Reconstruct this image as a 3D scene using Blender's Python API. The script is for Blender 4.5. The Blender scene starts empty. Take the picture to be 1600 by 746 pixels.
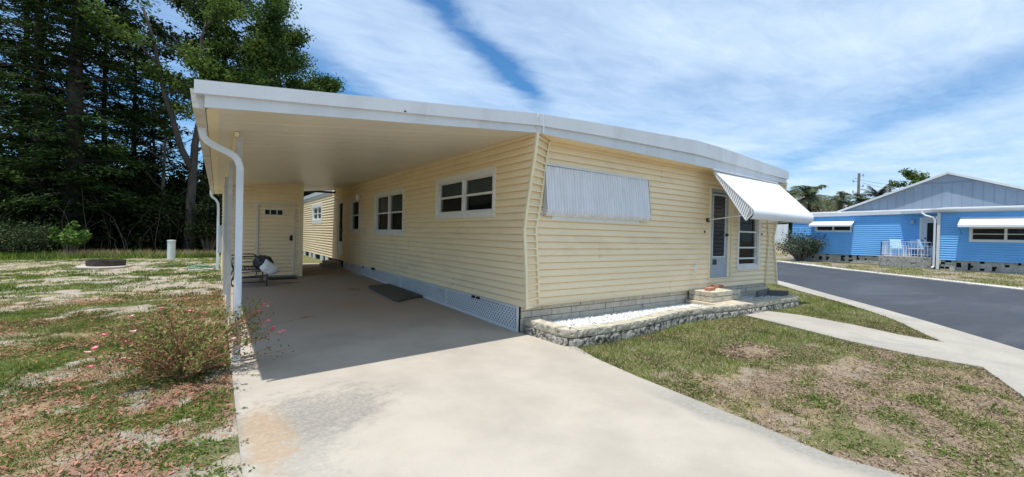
import bpy, bmesh, math, random
import numpy as np
from mathutils import Vector, Matrix

rnd = random.Random(7)
RS = np.random.RandomState(11)
SC = bpy.context.scene
COL = SC.collection

# ------------------------------------------------------------------ camera
cam_d = bpy.data.cameras.new('camera')
cam = bpy.data.objects.new('camera', cam_d)
COL.objects.link(cam)
cam_d.sensor_width = 36.0
cam_d.lens = 36.0 * 658.33 / 1600.0
cam_d.clip_start = 0.05
cam_d.clip_end = 3000
right = Vector((0.8192, -0.5730, 0.0230)).normalized()
fwd = Vector((0.5733, 0.8193, -0.0082)).normalized()
up = right.cross(fwd).normalized()
right = fwd.cross(up).normalized()
Mx = Matrix((( right.x, up.x, -fwd.x, -3.638),
             ( right.y, up.y, -fwd.y, -4.953),
             ( right.z, up.z, -fwd.z, 1.42),
             (0, 0, 0, 1)))
cam.matrix_world = Mx
SC.camera = cam
SC.render.resolution_x = 1024
SC.render.resolution_y = 477

# ------------------------------------------------------------------ light
SC.view_settings.view_transform = 'Standard'
SC.view_settings.look = 'None'
SC.view_settings.exposure = 0.42
SC.view_settings.gamma = 1.0
SUNDIR = Vector((-0.225, -0.070, 1.0)).normalized()      # towards the sun
sd = bpy.data.lights.new('sun', 'SUN')
sd.energy = 3.6
sd.angle = math.radians(0.55)
sd.color = (1.0, 0.965, 0.90)
sun = bpy.data.objects.new('sun', sd)
COL.objects.link(sun)
sun.rotation_euler = SUNDIR.to_track_quat('Z', 'Y').to_euler()

world = bpy.data.worlds.new('World')
SC.world = world
world.use_nodes = True


class NT:
    """tiny helper round a node tree"""
    def __init__(s, tree):
        s.t = tree
        for n in list(tree.nodes):
            tree.nodes.remove(n)

    def n(s, typ, **kw):
        nd = s.t.nodes.new(typ)
        for k, v in kw.items():
            if k.startswith('i_'):
                nd.inputs[k[2:].replace('_', ' ')].default_value = v
            else:
                setattr(nd, k, v)
        return nd

    def l(s, a, b):
        s.t.links.new(a, b)

    def val(s, inp, v):
        if hasattr(v, 'is_linked') or hasattr(v, 'links'):
            s.l(v, inp)
        else:
            inp.default_value = v

    def m(s, op, a, b=0.0, c=None, clamp=False):
        nd = s.n('ShaderNodeMath', operation=op)
        nd.use_clamp = clamp
        s.val(nd.inputs[0], a)
        s.val(nd.inputs[1], b)
        if c is not None:
            s.val(nd.inputs[2], c)
        return nd.outputs[0]

    def noise(s, vec, scale, detail=3, rough=0.55, dist=0.0):
        nd = s.n('ShaderNodeTexNoise')
        nd.inputs['Scale'].default_value = scale
        nd.inputs['Detail'].default_value = detail
        nd.inputs['Roughness'].default_value = rough
        nd.inputs['Distortion'].default_value = dist
        if vec is not None:
            s.l(vec, nd.inputs['Vector'])
        return nd.outputs['Fac']

    def ramp(s, fac, lo, hi, a=0.0, b=1.0):
        nd = s.n('ShaderNodeMapRange')
        nd.interpolation_type = 'SMOOTHSTEP'
        s.val(nd.inputs['Value'], fac)
        nd.inputs['From Min'].default_value = lo
        nd.inputs['From Max'].default_value = hi
        nd.inputs['To Min'].default_value = a
        nd.inputs['To Max'].default_value = b
        return nd.outputs['Result']

    def mix(s, fac, a, b, mode='MIX'):
        nd = s.n('ShaderNodeMix', data_type='RGBA', blend_type=mode)
        s.val(nd.inputs[0], fac)
        for i, v in ((6, a), (7, b)):
            if isinstance(v, (tuple, list)):
                nd.inputs[i].default_value = (v[0], v[1], v[2], 1)
            else:
                s.l(v, nd.inputs[i])
        return nd.outputs[2]

    def mapping(s, vec, scale=(1, 1, 1), rot=(0, 0, 0), loc=(0, 0, 0)):
        nd = s.n('ShaderNodeMapping')
        nd.inputs['Scale'].default_value = scale
        nd.inputs['Rotation'].default_value = rot
        nd.inputs['Location'].default_value = loc
        s.l(vec, nd.inputs['Vector'])
        return nd.outputs[0]


# sky with thin cirrus
w = NT(world.node_tree)
sky = w.n('ShaderNodeTexSky', sky_type='NISHITA')
sky.sun_disc = False
sky.sun_elevation = math.asin(SUNDIR.z)
sky.sun_rotation = math.atan2(SUNDIR.x, SUNDIR.y)
sky.altitude = 0
sky.air_density = 1.0
sky.dust_density = 0.6
sky.ozone_density = 2.0
tc = w.n('ShaderNodeTexCoord')
sep = w.n('ShaderNodeSeparateXYZ')
w.l(tc.outputs['Generated'], sep.inputs[0])
zc = w.m('MAXIMUM', sep.outputs[2], 0.03)
U = w.m('DIVIDE', sep.outputs[0], zc)
V = w.m('DIVIDE', sep.outputs[1], zc)
cmb = w.n('ShaderNodeCombineXYZ')
w.l(U, cmb.inputs[0]); w.l(V, cmb.inputs[1])
P = cmb.outputs[0]
wisp = w.noise(w.mapping(P, (0.6, 1.15, 1), (0, 0, math.radians(-35))), 0.9, 7, 0.58, 0.4)
broad = w.noise(P, 0.55, 4, 0.55, 0.3)
warp = w.m('MULTIPLY', w.m('SUBTRACT', w.noise(P, 2.3, 5, 0.6), 0.5), 0.55)
r1 = w.m('ADD', w.m('SUBTRACT', w.m('SUBTRACT', V, w.m('MULTIPLY', U, 0.65)), 1.22), w.m('MULTIPLY', warp, 0.6))
g1 = w.m('POWER', 2.718, w.m('MULTIPLY', w.m('MULTIPLY', r1, r1), -60.0))
g1 = w.m('MULTIPLY', g1, w.ramp(U, 2.3, 1.7))
r2 = w.m('ADD', w.m('SUBTRACT', V, w.m('SUBTRACT', w.m('MULTIPLY', U, 0.83), 2.66)), warp)
g2 = w.m('POWER', 2.718, w.m('MULTIPLY', w.m('MULTIPLY', r2, r2), -7.0))
g2 = w.m('MULTIPLY', g2, w.ramp(U, 2.6, 3.4))
r3 = w.ramp(w.m('ADD', w.m('SUBTRACT', V, w.m('MULTIPLY', U, 1.3)), warp), 1.55, 2.2)
cover = w.m('ADD', w.ramp(wisp, 0.25, 0.75, 0.52, 0.82), w.ramp(broad, 0.35, 0.7, -0.12, 0.14))
finew = w.noise(w.mapping(P, (0.7, 1.6, 1), (0, 0, math.radians(-40))), 4.0, 8, 0.65, 0.8)
cover = w.m('ADD', cover, w.m('MULTIPLY', w.m('SUBTRACT', finew, 0.5), 0.45))
cover = w.m('SUBTRACT', cover, w.m('MULTIPLY', g1, 0.66))
cover = w.m('SUBTRACT', cover, w.m('MULTIPLY', g2, 0.40))
cover = w.m('SUBTRACT', cover, w.m('MULTIPLY', r3, 0.50), clamp=True)
skyc = w.mix(1.0, sky.outputs[0], (0.50, 0.93, 1.22), 'MULTIPLY')
colr = w.mix(cover, skyc, (6.0, 7.4, 9.1))
bg = w.n('ShaderNodeBackground')
w.l(colr, bg.inputs[0])
bg.inputs[1].default_value = 0.095
wo = w.n('ShaderNodeOutputWorld')
w.l(bg.outputs[0], wo.inputs[0])


# ------------------------------------------------------------------ materials
MATS = {}


def princ(name):
    m = bpy.data.materials.new(name)
    m.use_nodes = True
    t = NT(m.node_tree)
    out = t.n('ShaderNodeOutputMaterial')
    p = t.n('ShaderNodeBsdfPrincipled')
    t.l(p.outputs[0], out.inputs[0])
    MATS[name] = m
    return m, t, p


def mat(name, col, rough=0.6, var=0.10, scale=2.5, dirt=None, dirt_amt=0.25, dirt_scale=1.5,
        bump=0.0, bscale=60, metal=0.0, spec=0.5, stretch=(1, 1, 1), fine=0.05, dth=(0.48, 0.72), topclean=0.0):
    m, t, p = princ(name)
    g = t.n('ShaderNodeNewGeometry')
    pos = t.mapping(g.outputs['Position'], stretch)
    n1 = t.noise(pos, scale, 4)
    n2 = t.noise(g.outputs['Position'], scale * 22, 2)
    a = tuple(c * (1 - var) for c in col)
    b = tuple(min(1, c * (1 + var)) for c in col)
    c = t.mix(t.ramp(n1, 0.3, 0.7), a, b)
    f = t.m('ADD', 1.0 - fine, t.m('MULTIPLY', n2, fine * 2))
    cc = t.n('ShaderNodeCombineColor')
    for i in range(3):
        t.l(f, cc.inputs[i])
    c = t.mix(1.0, c, cc.outputs[0], 'MULTIPLY')
    if dirt:
        nd = t.noise(pos, dirt_scale, 6, 0.65, 0.6)
        df = t.m('MULTIPLY', t.ramp(nd, dth[0], dth[1]), dirt_amt)
        if topclean:
            sn = t.n('ShaderNodeSeparateXYZ'); t.l(g.outputs['True Normal'], sn.inputs[0])
            df = t.m('MULTIPLY', df, t.ramp(t.m('ABSOLUTE', sn.outputs[2]), .75, .95, 1.0, 1.0 - topclean))
        c = t.mix(df, c, dirt)
    t.l(c, p.inputs['Base Color'])
    p.inputs['Roughness'].default_value = rough
    p.inputs['Metallic'].default_value = metal
    p.inputs['Specular IOR Level'].default_value = spec
    if bump:
        bn = t.n('ShaderNodeBump')
        bn.inputs['Strength'].default_value = bump
        bn.inputs['Distance'].default_value = 0.01
        t.l(t.noise(g.outputs['Position'], bscale, 4, 0.7), bn.inputs['Height'])
        t.l(bn.outputs[0], p.inputs['Normal'])
    return m


SIDING = mat('cream_siding', (0.93, 0.755, 0.495), 0.45, 0.04, 0.8, dirt=(0.52, 0.41, 0.26), dirt_amt=0.26, dirt_scale=1.6, stretch=(.5, .5, 1.3), spec=0.35, fine=0.03)
CREAM = mat('cream_trim', (0.88, 0.76, 0.51), 0.45, 0.04, 2)
CEIL = mat('ceiling_panel', (0.80, 0.735, 0.61), 0.38, 0.03, 0.6, dirt=(0.55, 0.50, 0.42), dirt_amt=0.15, dirt_scale=1.0)
WHITE = mat('white_aluminium', (0.70, 0.71, 0.72), 0.35, 0.04, 1.5, dirt=(0.50, 0.49, 0.45), dirt_amt=0.35, dirt_scale=2.5, stretch=(1, 1, 0.4))
WHITE2 = mat('white_post', (0.72, 0.77, 0.83), 0.35, 0.04, 3, dirt=(0.45, 0.47, 0.50), dirt_amt=0.3, dirt_scale=4)
POSTG = mat('galvanised_post', (0.50, 0.50, 0.48), 0.4, 0.08, 5, dirt=(0.30, 0.27, 0.22), dirt_amt=0.4, dirt_scale=5)
GUTTER = mat('gutter_dirty', (0.60, 0.57, 0.52), 0.5, 0.12, 3, dirt=(0.25, 0.20, 0.15), dirt_amt=0.7, dirt_scale=3, stretch=(1, 1, 3))
TRIMW = mat('white_trim', (0.80, 0.79, 0.75), 0.45, 0.03, 4, dirt=(0.5, 0.47, 0.4), dirt_amt=0.25, dirt_scale=6)
DARKM = mat('dark_metal', (0.035, 0.032, 0.03), 0.5, 0.2, 8)
BLACK = mat('dark_void', (0.012, 0.012, 0.013), 0.8, 0.2, 8)
INTER = mat('room_dark', (0.02, 0.021, 0.024), 0.8, 0.3, 3)
BLIND = mat('window_blind', (0.42, 0.42, 0.40), 0.6, 0.06, 3)
CURT = mat('louvre_slat', (0.02, 0.024, 0.028), 0.25, 0.1, 3)
DOORG = mat('grey_door', (0.36, 0.41, 0.47), 0.4, 0.05, 3, dirt=(0.28, 0.31, 0.34), dirt_amt=0.4, dirt_scale=5)
BLOCK = mat('painted_block', (0.60, 0.55, 0.45), 0.85, 0.10, 3, dirt=(0.30, 0.27, 0.22), dirt_amt=0.55, dirt_scale=3, bump=0.4, bscale=70)
STONE = mat('split_stone', (0.46, 0.42, 0.33), 0.9, 0.22, 9, dirt=(0.10, 0.09, 0.07), dirt_amt=0.8, dirt_scale=12, bump=0.9, bscale=35, dth=(.50, .66), fine=.2, topclean=.75)
STONE2 = mat('mossy_stone', (0.44, 0.41, 0.35), 0.9, 0.3, 14, dirt=(0.04, 0.037, 0.03), dirt_amt=0.95, dirt_scale=12, bump=1.0, bscale=40, dth=(.46, .60), fine=.25)
STEPST = mat('step_stone', (0.54, 0.49, 0.38), 0.9, 0.15, 9, dirt=(0.22, 0.19, 0.14), dirt_amt=0.6, dirt_scale=12, bump=0.8, bscale=35, fine=.15)
PAVER = mat('step_paver', (0.52, 0.45, 0.34), 0.85, 0.12, 4, dirt=(0.32, 0.27, 0.2), dirt_amt=0.4, dirt_scale=3, bump=0.3)
GRAVEL = mat('white_gravel', (0.62, 0.62, 0.60), 0.7, 0.10, 30, dirt=(0.45, 0.45, 0.43), dirt_amt=0.5, dirt_scale=25)
GRAVELG = mat('dull_gravel', (0.50, 0.52, 0.54), 0.7, 0.2, 30)
BRICK = mat('red_brick', (0.48, 0.20, 0.12), 0.85, 0.15, 15, bump=0.5)
RUBBER = mat('grey_rubber', (0.085, 0.080, 0.068), 0.75, 0.1, 6, bump=0.3, bscale=200)
BLKMAT = mat('black_mat', (0.03, 0.03, 0.033), 0.85, 0.2, 20)
BAGW = mat('white_plastic_bag', (0.78, 0.80, 0.82), 0.35, 0.05, 6)
BAGB = mat('black_plastic_bag', (0.025, 0.027, 0.035), 0.25, 0.2, 6)
LATT = mat('lattice_white', (0.66, 0.68, 0.70), 0.5, 0.05, 2, dirt=(0.40, 0.38, 0.34), dirt_amt=0.3, dirt_scale=2)
ASPH = mat('asphalt', (0.038, 0.042, 0.053), 0.75, 0.16, 0.35, dirt=(0.095, 0.10, 0.115), dirt_amt=0.55, dirt_scale=0.6, stretch=(.35, 1, 1), bump=0.5, bscale=120, fine=0.25)
BLUE = mat('blue_siding', (0.18, 0.48, 0.86), 0.5, 0.05, 0.8, dirt=(0.16, 0.42, 0.78), dirt_amt=0.3)
BGREY = mat('grey_gable', (0.27, 0.33, 0.41), 0.6, 0.06, 1)
ROOFG = mat('roof_metal', (0.50, 0.52, 0.53), 0.5, 0.1, 1, dirt=(0.3, 0.3, 0.3))
BLOCKG = mat('grey_block', (0.44, 0.42, 0.38), 0.9, 0.16, 3, dirt=(0.2, 0.19, 0.17), dirt_amt=0.5, dirt_scale=4)
BROWNR = mat('brown_roof', (0.20, 0.13, 0.10), 0.9, 0.2, 2)
BARK = mat('bark', (0.04, 0.032, 0.026), 0.95, 0.3, 5, bump=1.0, bscale=18, stretch=(1, 1, 0.25))
BARKG = mat('grey_bark', (0.058, 0.048, 0.040), 0.95, 0.3, 5, bump=1.0, bscale=18, stretch=(1, 1, 0.25))
TWIG = mat('twig', (0.13, 0.105, 0.085), 0.9, 0.25, 5)
WOODP = mat('pole_wood', (0.22, 0.20, 0.18), 0.9, 0.2, 3)
PVC = mat('pvc_white', (0.62, 0.68, 0.66), 0.45, 0.05, 5, dirt=(0.4, 0.42, 0.38), dirt_amt=0.4, dirt_scale=6)
HOSE = mat('green_hose', (0.20, 0.36, 0.26), 0.4, 0.1, 5)
HOSEW = mat('grey_hose', (0.55, 0.57, 0.55), 0.45, 0.1, 5)
CHAIRB = mat('blue_white_chair', (0.42, 0.62, 0.82), 0.45, 0.05, 5)
RAILM = mat('railing_white', (0.70, 0.74, 0.80), 0.4, 0.05, 5)
METER = mat('meter_grey', (0.38, 0.44, 0.52), 0.5, 0.05, 5)
PINK = mat('pink_petal', (0.80, 0.20, 0.27), 0.6, 0.2, 40)
PINKL = mat('pale_pink_petal', (0.86, 0.46, 0.50), 0.6, 0.15, 40)
ROCK = mat('pale_rock', (0.60, 0.58, 0.53), 0.9, 0.15, 8)
NUMB = mat('black_digit', (0.01, 0.01, 0.012), 0.4, 0.1, 8)
FENCEW = mat('white_fence', (0.74, 0.76, 0.78), 0.6, 0.04, 1)
AWN_ROLL = mat('striped_aluminium', (0.78, 0.78, 0.79), 0.5, 0.05, 14, dirt=(0.50, 0.50, 0.49), dirt_amt=0.30, dirt_scale=9, stretch=(1, 1, 0.12), spec=.2)
AWN_OPEN = mat('white_awning', (0.82, 0.83, 0.86), 0.4, 0.02, 1)
CONDUIT = mat('white_conduit', (0.62, 0.62, 0.60), 0.5, 0.05, 4)
PADC = mat('rough_concrete', (0.42, 0.38, 0.32), 0.95, 0.2, 3, bump=0.8, bscale=30)


def glass_mat():
    m = bpy.data.materials.new('window_glass')
    m.use_nodes = True
    t = NT(m.node_tree)
    out = t.n('ShaderNodeOutputMaterial')
    tr = t.n('ShaderNodeBsdfTransparent'); tr.inputs[0].default_value = (0.50, 0.54, 0.56, 1)
    gl = t.n('ShaderNodeBsdfGlossy'); gl.inputs['Roughness'].default_value = 0.03
    gl.inputs[0].default_value = (0.9, 0.93, 0.95, 1)
    g = t.n('ShaderNodeNewGeometry')
    dt = t.n('ShaderNodeVectorMath', operation='DOT_PRODUCT')
    t.l(g.outputs['Normal'], dt.inputs[0]); t.l(g.outputs['Incoming'], dt.inputs[1])
    ca = t.m('ABSOLUTE', dt.outputs['Value'])
    fr = t.m('ADD', 0.025, t.m('MULTIPLY', t.m('POWER', t.m('SUBTRACT', 1.0, ca, clamp=True), 5.0), 0.2))
    mx = t.n('ShaderNodeMixShader')
    t.l(fr, mx.inputs[0]); t.l(tr.outputs[0], mx.inputs[1]); t.l(gl.outputs[0], mx.inputs[2])
    t.l(mx.outputs[0], out.inputs[0])
    return m


GLASS = glass_mat()


def leaf_mat(name, dark, light, trans=0.25, rough=0.6, spec=0.10):
    m = bpy.data.materials.new(name)
    m.use_nodes = True
    t = NT(m.node_tree)
    out = t.n('ShaderNodeOutputMaterial')
    p = t.n('ShaderNodeBsdfPrincipled')
    p.inputs['Roughness'].default_value = rough
    p.inputs['Specular IOR Level'].default_value = spec
    at = t.n('ShaderNodeAttribute'); at.attribute_name = 'tint'
    c = t.mix(at.outputs['Fac'], dark, light)
    t.l(c, p.inputs['Base Color'])
    tl = t.n('ShaderNodeBsdfTranslucent')
    t.l(c, tl.inputs[0])
    mx = t.n('ShaderNodeMixShader'); mx.inputs[0].default_value = trans
    t.l(p.outputs[0], mx.inputs[1]); t.l(tl.outputs[0], mx.inputs[2])
    t.l(mx.outputs[0], out.inputs[0])
    return m


LF_CEDAR = leaf_mat('cedar_foliage', (0.012, 0.026, 0.008), (0.05, 0.085, 0.020), 0.10, 0.8, .03)
LF_OAK = leaf_mat('oak_foliage', (0.025, 0.056, 0.012), (0.14, 0.21, 0.045), 0.3)
LF_PINE = leaf_mat('pine_foliage', (0.03, 0.05, 0.02), (0.09, 0.12, 0.045), 0.15)
LF_UNDER = leaf_mat('understory_foliage', (0.010, 0.017, 0.007), (0.035, 0.05, 0.016), 0.05, .8, .03)
LF_WEED = leaf_mat('weed_foliage', (0.06, 0.12, 0.025), (0.17, 0.28, 0.06), 0.3)
LF_UND2 = leaf_mat('wild_foliage', (0.03, 0.05, 0.02), (0.10, 0.12, 0.05), 0.15)
LF_CREEP = leaf_mat('creeper_foliage', (0.07, 0.115, 0.022), (0.22, 0.28, 0.07), 0.25)
LF_PALM = leaf_mat('palm_foliage', (0.045, 0.07, 0.035), (0.16, 0.19, 0.09), 0.2)
LF_PALMD = leaf_mat('dark_palm_foliage', (0.02, 0.035, 0.025), (0.05, 0.07, 0.045), 0.1)
LF_DRYP = leaf_mat('dry_frond', (0.26, 0.17, 0.06), (0.42, 0.29, 0.10), 0.2)
LF_BUSH = leaf_mat('bush_foliage', (0.035, 0.06, 0.035), (0.14, 0.17, 0.12), 0.2)
LF_ROSE = leaf_mat('rose_foliage', (0.09, 0.13, 0.03), (0.34, 0.36, 0.12), 0.25)
LF_ROSER = leaf_mat('rose_new_growth', (0.28, 0.10, 0.06), (0.52, 0.24, 0.15), 0.25)
GR_GREEN = leaf_mat('grass_green', (0.04, 0.09, 0.012), (0.19, 0.26, 0.045), 0.25, 0.7)
GR_DRY = leaf_mat('grass_dry', (0.26, 0.19, 0.10), (0.52, 0.42, 0.24), 0.2, 0.8)
LITTER = leaf_mat('leaf_litter', (0.20, 0.085, 0.05), (0.50, 0.26, 0.17), 0.05, 0.8)
LITTERG = leaf_mat('mulch_litter', (0.11, 0.075, 0.05), (0.40, 0.30, 0.21), 0.0, 0.9)


# ------------------------------------------------------------------ object helpers
def tag(o, label=None, cat=None, group=None, kind=None):
    if label: o['label'] = label
    if cat: o['category'] = cat
    if group: o['group'] = group
    if kind: o['kind'] = kind
    return o


def thing(name, loc, label, cat, group=None):
    o = bpy.data.objects.new(name, None)
    o.empty_display_size = 0.2
    COL.objects.link(o)
    o.location = loc
    return tag(o, label, cat, group)


def top_off(parent):
    p = parent
    while p is not None and p.parent is not None:
        p = p.parent
    return Vector(p.location) if p is not None else Vector((0, 0, 0))


class MB:
    """collects quads / boxes / tubes in world coordinates"""
    def __init__(s):
        s.v = []; s.f = []

    def quad(s, *pts):
        i = len(s.v)
        s.v.extend([tuple(p) for p in pts])
        s.f.append(tuple(range(i, i + len(pts))))

    def hexa(s, c):           # c: 8 corners, bottom loop 0-3, top loop 4-7
        i = len(s.v)
        s.v.extend([tuple(p) for p in c])
        for q in ((0, 3, 2, 1), (4, 5, 6, 7), (0, 1, 5, 4), (1, 2, 6, 5), (2, 3, 7, 6), (3, 0, 4, 7)):
            s.f.append(tuple(i + k for k in q))

    def box(s, x0, x1, y0, y1, z0, z1):
        s.hexa([(x0, y0, z0), (x1, y0, z0), (x1, y1, z0), (x0, y1, z0),
                (x0, y0, z1), (x1, y0, z1), (x1, y1, z1), (x0, y1, z1)])

    def obox(s, c, ax, hx, ay, hy, az, hz):
        c = Vector(c); ax = Vector(ax); ay = Vector(ay); az = Vector(az)
        pts = []
        for sz in (-1, 1):
            for sx, sy in ((-1, -1), (1, -1), (1, 1), (-1, 1)):
                pts.append(c + ax * hx * sx + ay * hy * sy + az * hz * sz)
        s.hexa(pts)

    def bar(s, a, b, w, h, upv=(0, 0, 1)):
        a = Vector(a); b = Vector(b)
        d = (b - a); L = d.length
        if L < 1e-6: return
        d.normalize()
        u = Vector(upv)
        sx = d.cross(u)
        if sx.length < 1e-4: sx = d.cross(Vector((1, 0, 0)))
        sx.normalize(); uu = sx.cross(d).normalized()
        s.obox((a + b) / 2, d, L / 2, sx, w / 2, uu, h / 2)

    def tube(s, pts, r, n=8, cap=True):
        pts = [Vector(p) for p in pts]
        rr = r if isinstance(r, (list, tuple)) else [r] * len(pts)
        base = len(s.v)
        prev = None
        for k, p in enumerate(pts):
            if k == 0: d = pts[1] - pts[0]
            elif k == len(pts) - 1: d = pts[-1] - pts[-2]
            else: d = (pts[k + 1] - pts[k]).normalized() + (pts[k] - pts[k - 1]).normalized()
            if d.length < 1e-9: d = Vector((0, 0, 1))
            d.normalize()
            if prev is None:
                a = d.orthogonal().normalized()
            else:
                a = prev - d * prev.dot(d)
                a = a.normalized() if a.length > 1e-6 else d.orthogonal().normalized()
            prev = a
            b = d.cross(a)
            for j in range(n):
                t = 2 * math.pi * j / n
                s.v.append(tuple(p + (a * math.cos(t) + b * math.sin(t)) * rr[k]))
        for k in range(len(pts) - 1):
            for j in range(n):
                j2 = (j + 1) % n
                s.f.append((base + k * n + j, base + k * n + j2, base + (k + 1) * n + j2, base + (k + 1) * n + j))
        if cap:
            s.f.append(tuple(base + j for j in range(n))[::-1])
            s.f.append(tuple(base + (len(pts) - 1) * n + j for j in range(n)))

    def build(s, name, material, parent=None, bevel=0.0, smooth=False, recalc=True, weld=False):
        off = top_off(parent)
        me = bpy.data.meshes.new(name)
        me.from_pydata([(x - off.x, y - off.y, z - off.z) for x, y, z in s.v], [], s.f)
        if recalc or weld:
            bm = bmesh.new(); bm.from_mesh(me)
            if weld:
                bmesh.ops.remove_doubles(bm, verts=bm.verts, dist=0.0005)
            bmesh.ops.recalc_face_normals(bm, faces=bm.faces)
            bm.to_mesh(me); bm.free()
        me.materials.append(material)
        if smooth:
            me.polygons.foreach_set('use_smooth', [True] * len(me.polygons))
        o = bpy.data.objects.new(name, me)
        COL.objects.link(o)
        if parent is not None: o.parent = parent
        if bevel:
            b = o.modifiers.new('bevel', 'BEVEL')
            b.width = bevel; b.segments = 2; b.limit_method = 'ANGLE'; b.angle_limit = math.radians(40)
        return o


def np_mesh(name, verts, nper, material, parent=None, tint=None):
    """many separate n-gons: verts (N*nper, 3)"""
    off = top_off(parent)
    verts = np.asarray(verts, np.float32) - np.array([off.x, off.y, off.z], np.float32)
    nv = len(verts); nf = nv // nper
    me = bpy.data.meshes.new(name)
    me.vertices.add(nv)
    me.vertices.foreach_set('co', verts.ravel())
    me.loops.add(nv)
    me.loops.foreach_set('vertex_index', np.arange(nv, dtype=np.int32))
    me.polygons.add(nf)
    me.polygons.foreach_set('loop_start', np.arange(0, nv, nper, dtype=np.int32))
    me.polygons.foreach_set('loop_total', np.full(nf, nper, np.int32))
    me.update(calc_edges=True)
    if tint is not None:
        a = me.attributes.new('tint', 'FLOAT', 'POINT')
        a.data.foreach_set('value', np.repeat(np.asarray(tint, np.float32), nper))
    me.materials.append(material)
    o = bpy.data.objects.new(name, me)
    COL.objects.link(o)
    if parent is not None: o.parent = parent
    return o


def unit(a):
    return a / np.maximum(np.linalg.norm(a, axis=1, keepdims=True), 1e-9)


def leaf_cards(C, size, aspect=0.5, flat=0.0, dirs=None, rs=RS):
    """diamond leaves at centres C; flat -> more horizontal"""
    n = len(C)
    d = rs.normal(size=(n, 3))
    if dirs is not None:
        d = d * 0.5 + dirs
    d[:, 2] *= (1 - flat)
    d = unit(d)
    q = rs.normal(size=(n, 3))
    q[:, 2] *= (1 - flat)
    s = unit(np.cross(d, np.cross(q, d)))
    sz = (np.asarray(size) * rs.uniform(0.6, 1.35, n))[:, None] if np.ndim(size) else (size * rs.uniform(0.6, 1.35, n))[:, None]
    a = C - d * sz * 0.5
    b = C + s * sz * aspect * 0.5
    c = C + d * sz * 0.5
    e = C - s * sz * aspect * 0.5
    return np.stack([a, b, c, e], 1).reshape(-1, 3)


# value noise -------------------------------------------------------------
_perm = np.random.RandomState(3).rand(256, 256)


def vnoise(x, y):
    xi = np.floor(x).astype(int); yi = np.floor(y).astype(int)
    fx = x - xi; fy = y - yi
    fx = fx * fx * (3 - 2 * fx); fy = fy * fy * (3 - 2 * fy)
    g = lambda a, b: _perm[a % 256, b % 256]
    return (g(xi, yi) * (1 - fx) + g(xi + 1, yi) * fx) * (1 - fy) + (g(xi, yi + 1) * (1 - fx) + g(xi + 1, yi + 1) * fx) * fy


def fbm(x, y, sc, oct=4, off=0.0):
    x = np.asarray(x, float); y = np.asarray(y, float)
    t = 0; a = 0.5; s = 0
    for k in range(oct):
        t = t + a * vnoise(x * sc + 17.3 * k + off, y * sc + 9.1 * k + off * 1.7)
        s += a; a *= 0.55; sc *= 2.03
    return t / s


def sstep(x, a, b):
    t = np.clip((x - a) / (b - a), 0, 1)
    return t * t * (3 - 2 * t)


# ------------------------------------------------------------------ terrain
def gz(x, y):
    """height of the paved level"""
    x = np.asarray(x, float); y = np.asarray(y, float)
    left = 0.0135 * np.clip(y, 0, 14) * (1 - sstep(x, 1.0, 7.0))
    far = 0.10 * sstep(x, 24, 28.4) + 0.14 * np.clip(x - 33.5, 0, 8) * sstep(y, 8.4, 10.5)
    return left + far


def gzf(x, y):
    return float(gz(x, y))


ROAD_NEAR = [(26, 26), (20, 11), (16, 5.2), (13.3, 2.2), (11.73, .82), (10.03, -.59), (8.93, -1.58), (7.96, -2.37), (7.2, -2.99), (6.52, -3.5), (5.96, -3.92), (5.5, -4.27), (4.2, -5.1), (0, -7.0), (-6, -8.6), (-14, -9.4), (-60, -10)]
WALK_IN = [(25, 26.6), (18.9, 11.6), (15.2, 5.5), (12.7, 2.3), (10.14, .21), (8.96, -.94), (7.83, -1.88), (6.79, -2.64), (5.69, -3.2), (5.02, -3.6), (3.69, -4.12), (2.7, -4.48), (0.3, -5.3), (-2, -5.9), (-6, -6.9), (-14, -7.9), (-60, -8.3)]
ROAD_FAR = [(40, 30), (33, 18), (29, 11.5), (27.13, 8.15), (25.2, 5.24), (22.68, 2.15), (20.58, -.54), (18.3, -3.26), (14, -8.5), (8, -14), (0, -17.5), (-14, -19), (-60, -19.5)]


def resample(p, n):
    p = np.array(p, float)
    # Catmull style smoothing by linear resample + slight blur
    d = np.r_[0, np.cumsum(np.linalg.norm(np.diff(p, axis=0), axis=1))]
    t = np.linspace(0, d[-1], n)
    return np.stack([np.interp(t, d, p[:, 0]), np.interp(t, d, p[:, 1])], 1)


def smooth_poly(p, it=3):
    p = np.array(p, float)
    for _ in range(it):
        q = [p[0]]
        for a, b in zip(p[:-1], p[1:]):
            q.append(a * 0.75 + b * 0.25); q.append(a * 0.25 + b * 0.75)
        q.append(p[-1]); p = np.array(q)
    return p


def in_poly(x, y, poly):
    x = np.asarray(x); y = np.asarray(y)
    r = np.zeros(x.shape, bool)
    n = len(poly); j = n - 1
    for i in range(n):
        xi, yi = poly[i]; xj, yj = poly[j]
        c = ((yi > y) != (yj > y)) & (x < (xj - xi) * (y - yi) / (yj - yi + 1e-12) + xi)
        r ^= c; j = i
    return r


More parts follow.
